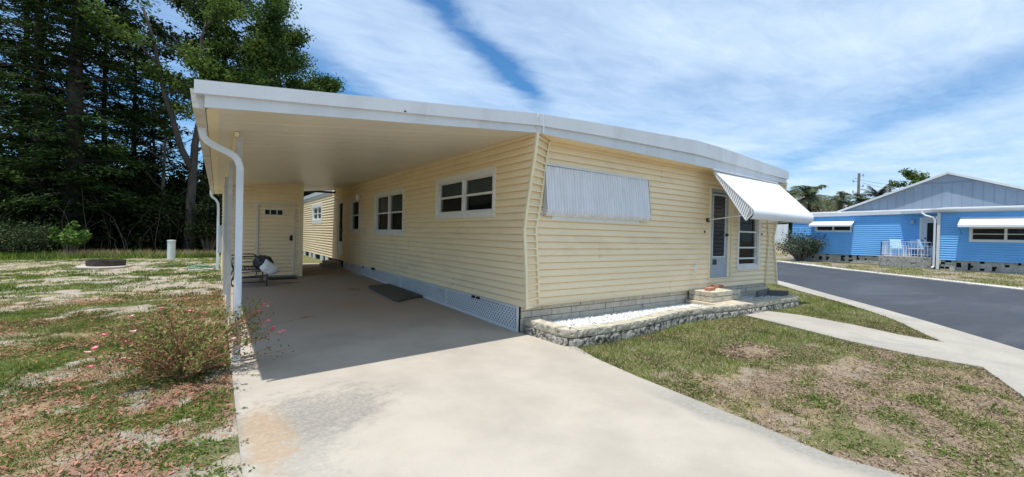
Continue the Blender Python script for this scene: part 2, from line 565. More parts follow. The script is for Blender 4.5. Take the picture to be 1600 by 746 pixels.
def ribbon(name, A, B, z, material, n=160, thick=0.0, cross=1):
    A = resample(smooth_poly(A, 2), n); B = resample(smooth_poly(B, 2), n)
    mb = MB()
    def P(a, dz=0): return (a[0], a[1], gzf(a[0], a[1]) + z + dz)
    for i in range(n - 1):
        for k in range(cross):
            t0 = k / cross; t1 = (k + 1) / cross
            a0 = A[i] * (1 - t0) + B[i] * t0; a1 = A[i] * (1 - t1) + B[i] * t1
            b0 = A[i + 1] * (1 - t0) + B[i + 1] * t0; b1 = A[i + 1] * (1 - t1) + B[i + 1] * t1
            mb.quad(P(a0), P(a1), P(b1), P(b0))
        if thick:
            mb.quad(P(A[i]), P(A[i + 1]), P(A[i + 1], -thick), P(A[i], -thick))
            mb.quad(P(B[i]), P(B[i + 1]), P(B[i + 1], -thick), P(B[i], -thick))
    o = mb.build(name, material, recalc=False, weld=True)
    return tag(o, kind='structure')


# masks for ground cover --------------------------------------------------
DRIVE = [(-3.5, 12.6), (-3.5, -6.2), (0.6, -5.2), (0.30, -4.75), (-0.15, -4.27), (-0.26, -3.9), (-0.2, -3.45), (-0.15, -2.9), (-0.09, -2.2), (0.02, -1.5), (0.18, -0.98), (0.05, -0.5), (0.0, 0.0), (0.05, 12.6)]
WALKP = [(4.62, -0.9), (5.5, -0.9), (5.62, -1.5), (5.42, -2.4), (5.12, -3.05), (5.05, -3.62), (3.72, -4.11), (3.70, -3.5), (3.86, -2.8), (4.28, -1.79)]
wn = smooth_poly(WALK_IN, 2)
RIGHT_LAWN = [(0.05, -0.9), (-0.1, -2.2), (-0.2, -3.4), (-0.3, -3.95), (-0.1, -4.4), (0.4, -4.9), (1.5, -4.9)] + [tuple(p) for p in wn[::-1] if -4.9 < p[1] < 7.0 and p[0] > 1.4] + [(13, 7), (7.9, 7), (7.9, -0.1), (7.1, -1.0), (4.6, -0.9), (2.6, -.75), (1.0, -1.0)]


def masks(x, y):
    """green, dry, litter cover 0..1 at ground points"""
    x = np.asarray(x, float); y = np.asarray(y, float)
    n1 = fbm(x, y, 1.5, 5); n2 = fbm(x, y * 1.5, 2.3, 5, 31); n3 = fbm(x, y, 6.0, 3, 77); n4 = fbm(x, y * 1.3, 0.8, 4, 5)
    left = x < -3.2
    fine = fbm(x, y * 1.2, 11.0, 3, 63)
    # left lawn: patchy grass in sand
    mixn = n2 * 0.45 + n1 * 0.25 + n3 * .18 + fine * .12
    g = sstep(mixn, 0.44, 0.545)
    near = 1 - sstep(y, 1.5, 5.0)
    g = np.clip(g + near * .15, 0, 1) * (1 - .25 * near * sstep(n4, .45, .6))
    g = np.maximum(g, sstep(y, 15.8, 17.6) * 0.97)
    dry = sstep(n4 * .5 + n3 * .25 + fine * .25, 0.42, 0.56) * .9
    lit = sstep(fbm(x, y, 1.7, 5, 141) * .7 + fine * .3, 0.48, 0.60) * (1 - sstep(y, 5, 9)) * sstep(x, -8.5, -5.5)
    dshr = np.hypot((x + 3.9) / 1.2, (y - 0.0) / 1.5)
    lit = np.maximum(lit, (1 - sstep(dshr, .6, 1.3)) * .9 * sstep(n3, .3, .5))
    # right lawn
    rg = sstep(n1 * .3 + n2 * .3 + n3 * .22 + fine * .18 + 0.19 * sstep(y + .25 * (x - 2), -3.3, -1.7) + .08 * sstep(x, 5, 6) + .02, 0.47, 0.60)
    rl = sstep(n4 * .4 + n1 * .3 + fine * .3 - .14 * sstep(y, -3.2, -2.0), 0.34, 0.48)
    mound = np.hypot((x - 2.0) / .42, (y + 2.3) / .25)
    rg = rg * sstep(mound, .8, 1.3)
    rl = np.where(mound < 1.1, 1.0, rl)
    rd = sstep(n2 * .5 + fine * .5, .40, .55) * .85
    # far lawns
    far = x > 15
    fg = sstep(n1 * .6 + n4 * .4, 0.35, 0.55) * .75
    g = np.where(left, g, np.where(far, fg, rg))
    dry = np.where(left, dry, np.where(far, 0.75 * sstep(n4, .3, .6), rd))
    lit = np.where(left, lit, np.where(far, 0, rl))
    return g, dry, lit


# ground sheet
def axis(segs):
    out = []
    for a, b, st in segs:
        out += list(np.arange(a, b, st))
    return np.array(out + [segs[-1][1]])


gx = axis([(-700, -60, 80), (-60, -20, 5), (-20, -9, 0.5), (-9, 8, 0.09), (8, 14, 0.2), (14, 46, 0.5), (46, 90, 4), (90, 700, 70)])
gy = axis([(-700, -40, 80), (-40, -8, 4), (-8, -5, .5), (-5, 7, 0.09), (7, 25, 0.25), (25, 60, 3), (60, 700, 80)])
X, Y = np.meshgrid(gx, gy)
near = (X > -12) & (X < 14) & (Y > -6) & (Y < 22)
pav = in_poly(X, Y, DRIVE) | in_poly(X, Y, WALKP)
wnp = smooth_poly(WALK_IN, 2); rfp = smooth_poly(ROAD_FAR, 2)
roadp = [tuple(p) for p in wnp] + [tuple(p) for p in rfp[::-1]]
pav |= in_poly(X, Y, roadp)
und = (fbm(X, Y, 0.8, 3, 9) - .5) * .06 + (fbm(X, Y, 3.0, 3, 19) - .5) * .02
und = und * (near & ~pav)
mound = np.exp(-(((X - 2.0) / .3) ** 2 + ((Y + 2.3) / .2) ** 2)) * .03
Z = gz(X, Y) - 0.02 + und + mound
Z = np.where(pav, gz(X, Y) - 0.06, Z)
Z = np.where((X > 0.3) & (X < 7.5) & (Y > -0.6) & (Y < 25), -0.12, Z)
nvx = len(gx); nvy = len(gy)
me = bpy.data.meshes.new('ground')
co = np.stack([X.ravel(), Y.ravel(), Z.ravel()], 1).astype(np.float32)
me.vertices.add(len(co)); me.vertices.foreach_set('co', co.ravel())
ii = np.arange(nvx * nvy).reshape(nvy, nvx)
F = np.stack([ii[:-1, :-1], ii[:-1, 1:], ii[1:, 1:], ii[1:, :-1]], -1).reshape(-1, 4)
me.loops.add(F.size); me.loops.foreach_set('vertex_index', F.ravel().astype(np.int32))
me.polygons.add(len(F)); me.polygons.foreach_set('loop_start', np.arange(0, F.size, 4, dtype=np.int32))
me.polygons.foreach_set('loop_total', np.full(len(F), 4, np.int32))
me.update(calc_edges=True)
g_, d_, l_ = masks(X, Y)
colr_ = np.stack([g_.ravel(), d_.ravel(), l_.ravel(), np.where(X.ravel() > -1.5, 1.0, 0.0)], 1).astype(np.float32)
at = me.attributes.new('cover', 'FLOAT_COLOR', 'POINT')
at.data.foreach_set('color', colr_.ravel())
me.polygons.foreach_set('use_smooth', [True] * len(F))
m, t, p = princ('ground_soil')
g = t.n('ShaderNodeNewGeometry'); pos = g.outputs['Position']
at_ = t.n('ShaderNodeAttribute'); at_.attribute_name = 'cover'
sp = t.n('ShaderNodeSeparateColor'); t.l(at_.outputs['Color'], sp.inputs[0])
f1 = t.noise(pos, 14, 5, 0.7); f2 = t.noise(pos, 45, 4, 0.75); f3 = t.noise(pos, 3, 4); f4 = t.noise(pos, 130, 3, .7)
sand = t.mix(t.ramp(f3, .3, .7), (0.30, 0.255, 0.20), (0.48, 0.42, 0.345))
sand = t.mix(t.m('MULTIPLY', t.ramp(f2, .50, .72), .6), sand, (0.22, 0.175, 0.13))
mul = t.mix(t.ramp(f2, .35, .65), (0.13, 0.10, 0.075), (0.36, 0.28, 0.21))
sand = t.mix(t.m('MULTIPLY', at_.outputs['Alpha'], .62), sand, mul)
jit = t.m('MULTIPLY', t.m('SUBTRACT', f2, .5), 1.3)
jit2 = t.m('MULTIPLY', t.m('SUBTRACT', f1, .5), 1.0)
litc = t.mix(t.ramp(f4, .35, .65), (0.13, 0.065, 0.042), (0.38, 0.22, 0.145))
litg = t.mix(t.ramp(f4, .35, .65), (0.13, 0.088, 0.058), (0.36, 0.26, 0.18))
litc = t.mix(at_.outputs['Alpha'], litc, litg)
c = t.mix(t.m('MULTIPLY', t.ramp(t.m('ADD', sp.outputs[2], jit), .35, .7), .75), sand, litc)
dryc = t.mix(f4, (0.22, 0.17, 0.09), (0.46, 0.38, 0.22))
c = t.mix(t.m('MULTIPLY', t.ramp(t.m('ADD', sp.outputs[1], jit2), .35, .75), .7), c, dryc)
grc = t.mix(t.ramp(f2, .3, .7), (0.065, 0.082, 0.026), (0.20, 0.20, 0.075))
c = t.mix(t.m('MULTIPLY', t.ramp(t.m('ADD', sp.outputs[0], jit), .40, .75), .85), c, grc)
t.l(c, p.inputs['Base Color']); p.inputs['Roughness'].default_value = 0.95
p.inputs['Specular IOR Level'].default_value = 0.15
bn = t.n('ShaderNodeBump'); bn.inputs['Strength'].default_value = 0.8; bn.inputs['Distance'].default_value = 0.02
t.l(t.m('ADD', f2, f1), bn.inputs['Height']); t.l(bn.outputs[0], p.inputs['Normal'])
me.materials.append(m)
ground = bpy.data.objects.new('ground', me); COL.objects.link(ground)
tag(ground, kind='structure')


# concrete with stains ----------------------------------------------------
def concrete(name, base=(0.435, 0.39, 0.33), stains=True):
    m, t, p = princ(name)
    g = t.n('ShaderNodeNewGeometry'); pos = g.outputs['Position']
    s = t.n('ShaderNodeSeparateXYZ'); t.l(pos, s.inputs[0])
    X_, Y_ = s.outputs[0], s.outputs[1]
    n1 = t.noise(pos, 1.1, 5, .6); n2 = t.noise(pos, 9, 5, .65); n3 = t.noise(pos, 110, 3, .7); n4 = t.noise(pos, 30, 3, .7)
    c = t.mix(t.ramp(n1, .3, .7), tuple(v * .86 for v in base), tuple(v * 1.06 for v in base))
    c = t.mix(t.ramp(n3, .52, .74, 0, .45), c, tuple(v * .55 for v in base))
    c = t.mix(t.ramp(n2, .55, .75, 0, .22), c, (0.40, 0.345, 0.275))
    if stains:
        def ell(cx, cy, rx, ry, w=0.5):
            a = t.m('DIVIDE', t.m('SUBTRACT', X_, cx), rx); b = t.m('DIVIDE', t.m('SUBTRACT', Y_, cy), ry)
            d = t.m('SQRT', t.m('ADD', t.m('MULTIPLY', a, a), t.m('MULTIPLY', b, b)))
            d = t.m('ADD', d, t.m('ADD', t.m('MULTIPLY', t.m('SUBTRACT', n2, .5), 2.6), t.m('MULTIPLY', t.m('SUBTRACT', n1, .5), 1.6)))
            return t.ramp(d, 1.5, w)
        mil = t.m('MULTIPLY', ell(-2.98, -1.35, .50, .42), t.ramp(n4, .34, .64, .30, 1))
        c = t.mix(t.m('MULTIPLY', mil, .5), c, (0.13, 0.13, 0.125))
        mil2 = t.m('MULTIPLY', ell(-3.25, -1.85, .33, .6), t.ramp(n4, .3, .6, .2, .8))
        c = t.mix(t.m('MULTIPLY', mil2, .55), c, (0.22, 0.22, 0.20))
        c = t.mix(t.m('MULTIPLY', t.m('MULTIPLY', ell(-3.34, -1.62, .15, .55), t.ramp(n4, .3, .6, .5, 1)), .55), c, (0.42, 0.27, 0.14))
        # mildewed margin on the right edge
        e = t.m('ADD', X_, t.m('MULTIPLY', t.m('SUBTRACT', n1, .5), .9))
        ed = t.m('MULTIPLY', t.ramp(e, -.50, -.34), t.ramp(Y_, -2.2, -2.9))
        ed = t.m('MULTIPLY', ed, t.ramp(n4, .3, .6, .55, 1))
        c = t.mix(t.m('MULTIPLY', ed, .62), c, (0.20, 0.20, 0.185))
        eL = t.m('MULTIPLY', t.ramp(t.m('ADD', X_, t.m('MULTIPLY', n2, .10)), -3.40, -3.46), t.ramp(Y_, .2, -.8))
        c = t.mix(t.m('MULTIPLY', eL, .5), c, (0.25, 0.24, 0.21))
        # floor turns browner and darker further in under the roof; drip stains
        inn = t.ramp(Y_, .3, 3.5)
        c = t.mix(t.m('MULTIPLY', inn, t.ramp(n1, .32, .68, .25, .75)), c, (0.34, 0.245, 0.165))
        oil = t.m('MAXIMUM', ell(-2.15, 6.9, .22, .18, .2), t.m('MULTIPLY', ell(-1.0, 5.2, .12, .2, .2), .6))
        c = t.mix(t.m('MULTIPLY', oil, .65), c, (0.09, 0.075, 0.06))
        c = t.mix(t.m('MULTIPLY', ell(-2.44, 2.43, .10, .06, .2), .8), c, (0.36, 0.16, 0.06))
        # hairline crack from the left edge to the rust spot
        ln = t.m('SUBTRACT', t.m('SUBTRACT', Y_, t.m('MULTIPLY', X_, .66)), 4.02)
        ln = t.m('ABSOLUTE', t.m('ADD', ln, t.m('MULTIPLY', t.m('SUBTRACT', n2, .5), .22)))
        cr = t.m('MULTIPLY', t.ramp(ln, .016, .004), t.m('MULTIPLY', t.ramp(X_, -3.5, -3.49), t.ramp(X_, -2.4, -2.45)))
        c = t.mix(t.m('MULTIPLY', cr, .6), c, (0.22, 0.10, 0.05))
    t.l(c, p.inputs['Base Color']); p.inputs['Roughness'].default_value = 0.92
    p.inputs['Specular IOR Level'].default_value = 0.08
    bn = t.n('ShaderNodeBump'); bn.inputs['Strength'].default_value = 0.35; bn.inputs['Distance'].default_value = 0.006
    t.l(t.m('ADD', n3, n4), bn.inputs['Height']); t.l(bn.outputs[0], p.inputs['Normal'])
    return m


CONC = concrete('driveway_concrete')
CONCW = mat('walk_concrete', (0.37, 0.34, 0.29), 0.9, 0.08, 1.2, dirt=(0.27, 0.265, 0.245), dirt_amt=0.7, dirt_scale=1.3, bump=0.4, bscale=110, fine=0.14)
CONCF = mat('kerb_concrete', (0.56, 0.52, 0.46), 0.9, 0.10, 1.2, dirt=(0.36, 0.32, 0.27), dirt_amt=0.5, dirt_scale=2)


def slab(name, poly, z, thick, material, step=0.4):
    bm = bmesh.new()
    # densify outline
    pts = []
    n = len(poly)
    for i in range(n):
        a = Vector((*poly[i], 0)); b = Vector((*poly[(i + 1) % n], 0))
        k = max(1, int((b - a).length / step))
        for j in range(k):
            pts.append(a.lerp(b, j / k))
    vs = [bm.verts.new(p) for p in pts]
    f = bm.faces.new(vs)
    bmesh.ops.triangulate(bm, faces=[f])
    for v in bm.verts:
        v.co.z = gzf(v.co.x, v.co.y) + z
    r = bmesh.ops.extrude_face_region(bm, geom=list(bm.faces))
    for e in r['geom']:
        if isinstance(e, bmesh.types.BMVert): e.co.z -= thick
    bmesh.ops.recalc_face_normals(bm, faces=bm.faces)
    me = bpy.data.meshes.new(name); bm.to_mesh(me); bm.free()
    me.materials.append(material)
    o = bpy.data.objects.new(name, me); COL.objects.link(o)
    return tag(o, kind='structure')


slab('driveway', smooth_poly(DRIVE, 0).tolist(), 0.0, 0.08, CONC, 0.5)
slab('walkway', WALKP, 0.004, 0.08, CONCW, 0.5)
ribbon('sidewalk', WALK_IN, ROAD_NEAR, -0.004, CONCW, 220, thick=0.08)
ribbon('road', ROAD_NEAR, ROAD_FAR, -0.03, ASPH, 220, cross=8)
FAR_K = [(p[0] + 0.55, p[1] - 0.42) for p in ROAD_FAR]
ribbon('kerb', ROAD_FAR, FAR_K, 0.0, CONCF, 220, thick=0.08)


# ------------------------------------------------------------------ siding etc.
def FR_side(x=0.0, s=-1):              # wall facing -x; u = y
    return lambda u, z, d: (x + s * d, u, z)


def FR_front(y=0.0, s=-1):             # wall facing -y; u = x
    return lambda u, z, d: (u, y + s * d, z)


SPROF = ((0.0, 0.022), (0.28, 0.0205), (0.86, 0.004), (0.89, -0.006), (1.0, -0.006))


def siding(mb, fr, u0, u1, z0, z1, openings=(), pitch=0.1055, depth=0.013, ulo=None, uhi=None, ztop=None):
    ulo = ulo or (lambda z: u0)
    uhi = uhi or (lambda z: u1)
    sc = depth / 0.013
    k = 0
    za = z0
    while za < z1 - 1e-4:
        zb = min(z0 + (k + 1) * pitch, z1)
        pf = [(za + t * pitch, d * sc) for t, d in SPROF]
        cuts = sorted(set([za, zb] + [p[0] for p in pf if za < p[0] < zb] + [o[j] for o in openings for j in (2, 3) if za < o[j] < zb]))
        for a, b in zip(cuts[:-1], cuts[1:]):
            mid = (a + b) / 2
            ops = sorted([(o[0], o[1]) for o in openings if o[2] < mid < o[3]])
            segs = []
            cur = None
            for o in ops:
                segs.append((cur, o[0])); cur = o[1]
            segs.append((cur, None))
            da = float(np.interp(a, [p[0] for p in pf], [p[1] for p in pf])); db = float(np.interp(b, [p[0] for p in pf], [p[1] for p in pf]))
            for s0, s1 in segs:
                a0 = ulo(a) if s0 is None else s0; b0 = ulo(b) if s0 is None else s0
                a1 = uhi(a) if s1 is None else s1; b1 = uhi(b) if s1 is None else s1
                if a1 - a0 < 1e-3: continue
                mb.quad(fr(a0, a, da), fr(a1, a, da), fr(b1, b, db), fr(b0, b, db))
                if abs(a - za) < 1e-6:
                    mb.quad(fr(a0, a, -0.006 * sc), fr(a1, a, -0.006 * sc), fr(a1, a, da), fr(a0, a, da))
        za = zb; k += 1


def fbox(mb, fr, u0, u1, z0, z1, d0, d1):
    mb.hexa([fr(u0, z0, d0), fr(u1, z0, d0), fr(u1, z0, d1), fr(u0, z0, d1),
             fr(u0, z1, d0), fr(u1, z1, d0), fr(u1, z1, d1), fr(u0, z1, d1)])


def ring(mb, fr, u0, u1, z0, z1, w_, d0, d1, wb=None, wt=None):
    wb = w_ if wb is None else wb
    wt = w_ if wt is None else wt
    fbox(mb, fr, u0, u1, z0, z0 + wb, d0, d1)
    fbox(mb, fr, u0, u1, z1 - wt, z1, d0, d1)
    fbox(mb, fr, u0, u0 + w_, z0 + wb, z1 - wt, d0, d1)
    fbox(mb, fr, u1 - w_, u1, z0 + wb, z1 - wt, d0, d1)


def window(parent, fr, u0, u1, z0, z1, cols=2, rows=2, trim=0.075, blinds=True, mats_=None, trimmat=None, bars=None):
    trimmat = trimmat or TRIMW
    mb = MB(); ring(mb, fr, u0, u1, z0, z1, trim, -0.02, 0.032, wb=trim * 1.15)
    wdw = mb.build('window', trimmat, parent, bevel=0.004)
    a0, a1, b0, b1 = u0 + trim, u1 - trim, z0 + trim * 1.15, z1 - trim
    mb = MB()
    ring(mb, fr, a0, a1, b0, b1, 0.03, -0.10, 0.012)
    cw = (a1 - a0 - .06) / cols
    for c in range(1, cols):
        fbox(mb, fr, a0 + .03 + cw * c - .03, a0 + .03 + cw * c + .03, b0 + .03, b1 - .03, -0.10, 0.008)
    rh = (b1 - b0 - .06) / rows
    zs = [b0 + .03 + rh * r for r in range(1, rows)] if bars is None else bars
    for c in range(cols):
        x0 = a0 + .03 + cw * c + (.03 if c else 0); x1 = a0 + .03 + cw * (c + 1) - (.03 if c < cols - 1 else 0)
        for z in zs:
            fbox(mb, fr, x0, x1, z - .018, z + .018, -0.06, -0.005)
        ring(mb, fr, x0, x1, b0 + .03, b1 - .03, 0.022, -0.075, -0.022)
    mb.build('sash', trimmat, wdw, bevel=0.002)
    mb = MB(); mb.quad(fr(a0, b0, -.05), fr(a1, b0, -.05), fr(a1, b1, -.05), fr(a0, b1, -.05))
    mb.build('pane', GLASS, wdw, recalc=False)
    mb = MB(); fbox(mb, fr, a0 - .05, a1 + .05, b0 - .02, b1 + .02, -.16, -.125)
    mb.build('interior', INTER, wdw)
    if blinds:
        mb = MB(); z = b1 - .03
        zm = zs[len(zs) // 2] if zs else (b0 + b1) / 2
        while z > zm + .01:
            mb.quad(fr(a0 + .03, z, -.10), fr(a1 - .03, z, -.10), fr(a1 - .03, z - .022, -.088), fr(a0 + .03, z - .022, -.088))
            z -= .027
        mb.build('blind', BLIND, wdw, recalc=False)
    return wdw


# ------------------------------------------------------------------ the cream home
home = thing('mobile_home', (3.8, 5.0, 0), 'cream lap-sided mobile home with white curved roof edge and house number 508 on its door', 'house')
ZB = 0.385; ZS = 2.86
PROF = [(0.30, -0.15), (0.43, -0.139), (0.94, -0.104), (1.49, -0.044), (1.86, -0.102), (2.575, -0.257), (3.2, -0.36)]
yl = lambda z: float(np.interp(z, [p[0] for p in PROF], [p[1] for p in PROF]))
XR = [(0.30, .33), (.39, .322), (.93, .281), (1.5, .228), (1.89, .302), (2.67, .414), (3.0, .49)]
xr = lambda z: float(np.interp(z, [p[0] for p in XR], [p[1] for p in XR]))
XW = 7.78
xe = lambda z: XW - (xr(z) - 0.02)

sideF = FR_side(0.0); frontF = FR_front(0.0)
W1 = (0.71, 2.95, 1.705, 2.505); W2 = (4.72, 7.0, 1.35, 2.49); W3 = (8.52, 9.68, 1.365, 2.50); W4 = (14.3, 16.5, 1.72, 2.60)
D1 = (10.55, 11.45, 0.56, 2.60)
mb = MB()
siding(mb, sideF, -.3, 20, ZB, 3.12, [W1, W2, W3, W4, D1], ulo=yl, depth=.017)
mb.build('side_wall', SIDING, home, recalc=False)
FW = (6.10, 7.15, .74, 2.2); FD = (4.92, 5.86, .57, 2.56); RW = (.55, 2.60, 1.665, 2.42)
mb = MB()
siding(mb, frontF, .3, 7.5, ZB, 2.90, [FW, FD, RW], ulo=xr, uhi=xe)
mb.build('front_wall', SIDING, home, recalc=False)
# vertical siding joints on the front
for ux, za, zb in ((1.62, 1.02, 1.35), (3.25, 2.5, 2.72), (3.6, .39, .60)):
    mb = MB(); fbox(mb, frontF, ux, ux + .003, za, zb, .002, .0205)
    mb.build('siding_joint', CREAM, home)
for uy, za, zb in ((3.9, .60, .91), (4.3, 1.02, 1.23), (2.1, .39, .60), (7.9, .81, 1.13), (6.0, 2.6, 2.8), (1.9, 1.44, 1.65)):
    mb = MB(); fbox(mb, sideF, uy, uy + .004, za, zb, .004, .0285)
    mb.build('siding_joint', CREAM, home)
# closing walls
mb = MB()
mb.box(XW - .02, XW, 0.03, 20, ZB, 2.95)
mb.quad((0.01, 20, ZB), (XW, 20, ZB), (XW, 20, 3), (0.01, 20, 3))
mb.quad((0.02, yl(ZB) + .02, ZB + .002), (XW, 0, ZB + .002), (XW, 20, ZB + .002), (0.02, 20, ZB + .002))
mb.build('rear_wall', SIDING, home, recalc=False)
mb = MB()
siding(mb, lambda u, z, d: (XW + d, u, z), 0, 20, ZB, 2.9, ulo=yl)
mb.build('far_side_wall', SIDING, home, recalc=False)


def corner(right_side):
    n = 24
    zs = [ZB - .02 + (2.86 - ZB + .02) * i / n for i in range(n + 1)]
    def tip(z): return Vector((XW - 0.0 if right_side else 0.0, yl(z), z))
    def wal(z): return Vector((xe(z) if right_side else xr(z), -0.02, z))
    # lapped infill between the rails
    mb = MB()
    fr = lambda u, z, d: tuple(tip(z).lerp(wal(z), u) + Vector(((1 if right_side else -1) * d * .5, -d * .8 + .012, 0)))
    siding(mb, fr, 0, 1, ZB, 2.86)
    mb.build('corner_panel', SIDING, home, recalc=False)
    mb = MB()
    for a, b in zip(zs[:-1], zs[1:]):
        for f in (tip, wal):
            p, q = f(a), f(b)
            w_ = .040 if f is tip else .032
            mb.hexa([p + Vector((-w_ / 2, -.034, 0)), p + Vector((w_ / 2, -.034, 0)), p + Vector((w_ / 2, .01, 0)), p + Vector((-w_ / 2, .01, 0)),
                     q + Vector((-w_ / 2, -.034, 0)), q + Vector((w_ / 2, -.034, 0)), q + Vector((w_ / 2, .01, 0)), q + Vector((-w_ / 2, .01, 0))])
    z = ZB + .105
    while z < 2.86:
        mb.bar(tip(z) + Vector((0, -.022, 0)), wal(z) + Vector((0, -.022, 0)), .018, .02)
        z += .1055
    for z0_ in (ZB + .0,):
        mb.bar(tip(z0_) + Vector((0, -.008, 0)), wal(z0_) + Vector((0, -.008, 0)), .02, .035)
    mb.build('corner_trim', CREAM, home)


corner(False); corner(True)

# foundation blocks
mb = MB(); rr = random.Random(5)
z = -0.1; k = 0
while z < ZB - .01:
    z1 = min(z + .1, ZB - .004)
    x = .03 - (k % 2) * .2
    while x < 7.62:
        x0 = max(x, .03); x1 = min(x + .4, 7.62)
        if x1 - x0 > .04:
            dy = rr.uniform(-.004, .004)
            gap = rr.choice([.003, .004, .010])
            mb.box(x0 + gap, x1 - .005, .02 + dy, .05, z + .003, z1 - .005)
        x += .4
    z += .1; k += 1
mb.build('block_foundation', BLOCK, home, bevel=0.003)
mb = MB(); mb.box(.04, 7.6, .06, .12, -.1, ZB - .01); mb.box(7.5, 7.62, .15, 20, -.1, ZB - .01)
mb.box(.03, .1, .12, 20, -.12, ZB - .008)
mb.build('mortar_backing', BLACK, home)
# far lit stretch: pale piers below the wall
mb = MB()
for y0 in (12.9, 13.9, 15.6, 16.6, 18.2):
    mb = MB(); mb.box(-.03, .02, y0, y0 + .55, 0.05, ZB - .01)
    mb.build('pier_panel', LATT, home)

# lattice skirt with real holes
mb = MB()
pz_ = 0.075; h = pz_ / 2; hole = .40
ya = 0.02
panels = [(0.02, 2.40), (2.42, 4.85), (4.87, 7.30), (7.32, 9.75), (9.77, 10.4)]
XL = -0.018
for (a, b) in panels:
    g0 = min(gzf(0, a), gzf(0, b))
    # frame
    for p_, q_ in (((XL, a, gzf(0, a) + .012), (XL, b, gzf(0, b) + .012)), ((XL, a, ZB - .022), (XL, b, ZB - .022))):
        mb.bar(p_, q_, .022, .030)
    for yy in (a + .02, b - .02):
        mb.bar((XL, yy, gzf(0, yy)), (XL, yy, ZB), .024, .034, upv=(0, 1, 0))
    y = a + .035 + h; i = 0
    while y < b - .03:
        z = .02 + gzf(0, y) + (h if i % 2 else 0)
        while z < ZB - .02:
            c = Vector((XL, y, z))
            o4 = [c + Vector((0, h, 0)), c + Vector((0, 0, h)), c + Vector((0, -h, 0)), c + Vector((0, 0, -h))]
            o4 = [Vector((XL, min(max(v.y, a + .01), b - .01), min(max(v.z, gzf(0, y)), ZB - .01))) for v in o4]
            i4 = [c + (Vector((0, math.cos(t_), math.sin(t_))) * h * hole) for t_ in (0, math.pi / 2, math.pi, 1.5 * math.pi)]
            for q in range(4):
                q2 = (q + 1) % 4
                mb.quad(o4[q], o4[q2], i4[q2], i4[q])
            z += pz_
        y += h; i += 1
mb.build('lattice_skirt', LATT, home, recalc=False)
mb = MB(); mb.box(.005, .03, .03, 11.9, -.05, ZB - .004)
mb.build('skirt_backing', BLACK, home)
for (y, w_, za, zb) in ((1.10, .07, -.05, -.01), (1.26, .07, -.05, -.01), (6.83, .22, -.03, .03), (7.9, .05, -.05, -.01)):
    mb = MB(); mb.box(-.065, -.03, y, y + w_, ZB + za, ZB + zb)
    mb.build('skirt_clip', BLACK, home, bevel=.004)

window(home, sideF, *W1)
window(home, sideF, *W2)
window(home, sideF, *W3, cols=1)
window(home, sideF, *W4, cols=2, trim=.16)
window(home, frontF, *FW, cols=1, rows=4, trim=.07, blinds=False, bars=[1.0, 1.25, 1.62])
window(home, frontF, *RW, cols=2, blinds=False)

# front door: cream casing, grey storm door with dark jalousie
mb = MB(); ring(mb, frontF, FD[0], FD[1], FD[2], FD[3], .045, -.03, .034, wb=.03)
fd = mb.build('door', CREAM, home, bevel=.003)
mb = MB()
l0, l1, zb_, zt_ = FD[0] + .05, FD[1] - .18, FD[2] + .035, FD[3] - .14
ga, gb, gc, gd = l0 + .11, l1 - .11, 1.06, 2.38
ring(mb, frontF, l0, l1, zb_, zt_, .03, -.02, .018)
fbox(mb, frontF, l0 + .03, ga, zb_ + .03, zt_ - .03, -.02, .012)
fbox(mb, frontF, gb, l1 - .03, zb_ + .03, zt_ - .03, -.02, .012)
fbox(mb, frontF, ga, gb, zb_ + .03, gc, -.02, .012)
fbox(mb, frontF, ga, gb, gd, zt_ - .03, -.02, .012)
mb.build('door_leaf', DOORG, fd, bevel=.003)
mb = MB(); fbox(mb, frontF, l1 + .005, FD[1] - .05, zb_, FD[3] - .05, -.03, .008)
mb.build('jamb', CREAM, fd)
mb = MB(); fbox(mb, frontF, l0, l1 + .003, zt_ + .005, FD[3] - .05, -.03, -.004)
mb.build('transom', DOORG, fd)
mb = MB(); z = gc + .03
while z < gd:
    mb.quad(frontF(ga, z, -.012), frontF(gb, z, -.012), frontF(gb, z + .075, .004), frontF(ga, z + .075, .004)); z += .085
mb.build('louvre', CURT, fd, recalc=False)
mb = MB(); fbox(mb, frontF, ga, gb, gc, gd, -.10, -.06); mb.build('interior', INTER, fd)
mb = MB(); ring(mb, frontF, ga - .015, gb + .015, gc - .015, gd + .015, .02, .0, .016); mb.build('glass_frame', WHITE, fd)
mb = MB(); fbox(mb, frontF, l1 - .085, l1 - .01, 1.50, 1.56, .012, .03); mb.tube([frontF(l1 - .05, 1.53, .03), frontF(l1 - .05, 1.53, .06), frontF(l1 - .13, 1.53, .06)], .011, 8)
mb.build('handle', BLACK, fd)
# house number
cu = bpy.data.curves.new('numtmp', 'FONT'); cu.body = '508'; cu.size = 0.155; cu.extrude = 0.003; cu.offset = 0.006
cu.space_character = .95
tmp = bpy.data.objects.new('numtmp', cu); COL.objects.link(tmp)
dg = bpy.context.evaluated_depsgraph_get()
nm = bpy.data.meshes.new_from_object(tmp.evaluated_get(dg)); nm.name = 'house_number'
bpy.data.objects.remove(tmp)
nm.transform(Matrix.Translation((5.085, -.0165, .885)) @ Matrix.Rotation(math.pi / 2, 4, 'X') @ Matrix.Diagonal((.72, 1, 1, 1)))
nm.transform(Matrix.Translation(-Vector(home.location)))
nm.materials.clear(); nm.materials.append(NUMB)
no = bpy.data.objects.new('house_number', nm); COL.objects.link(no); no.parent = fd

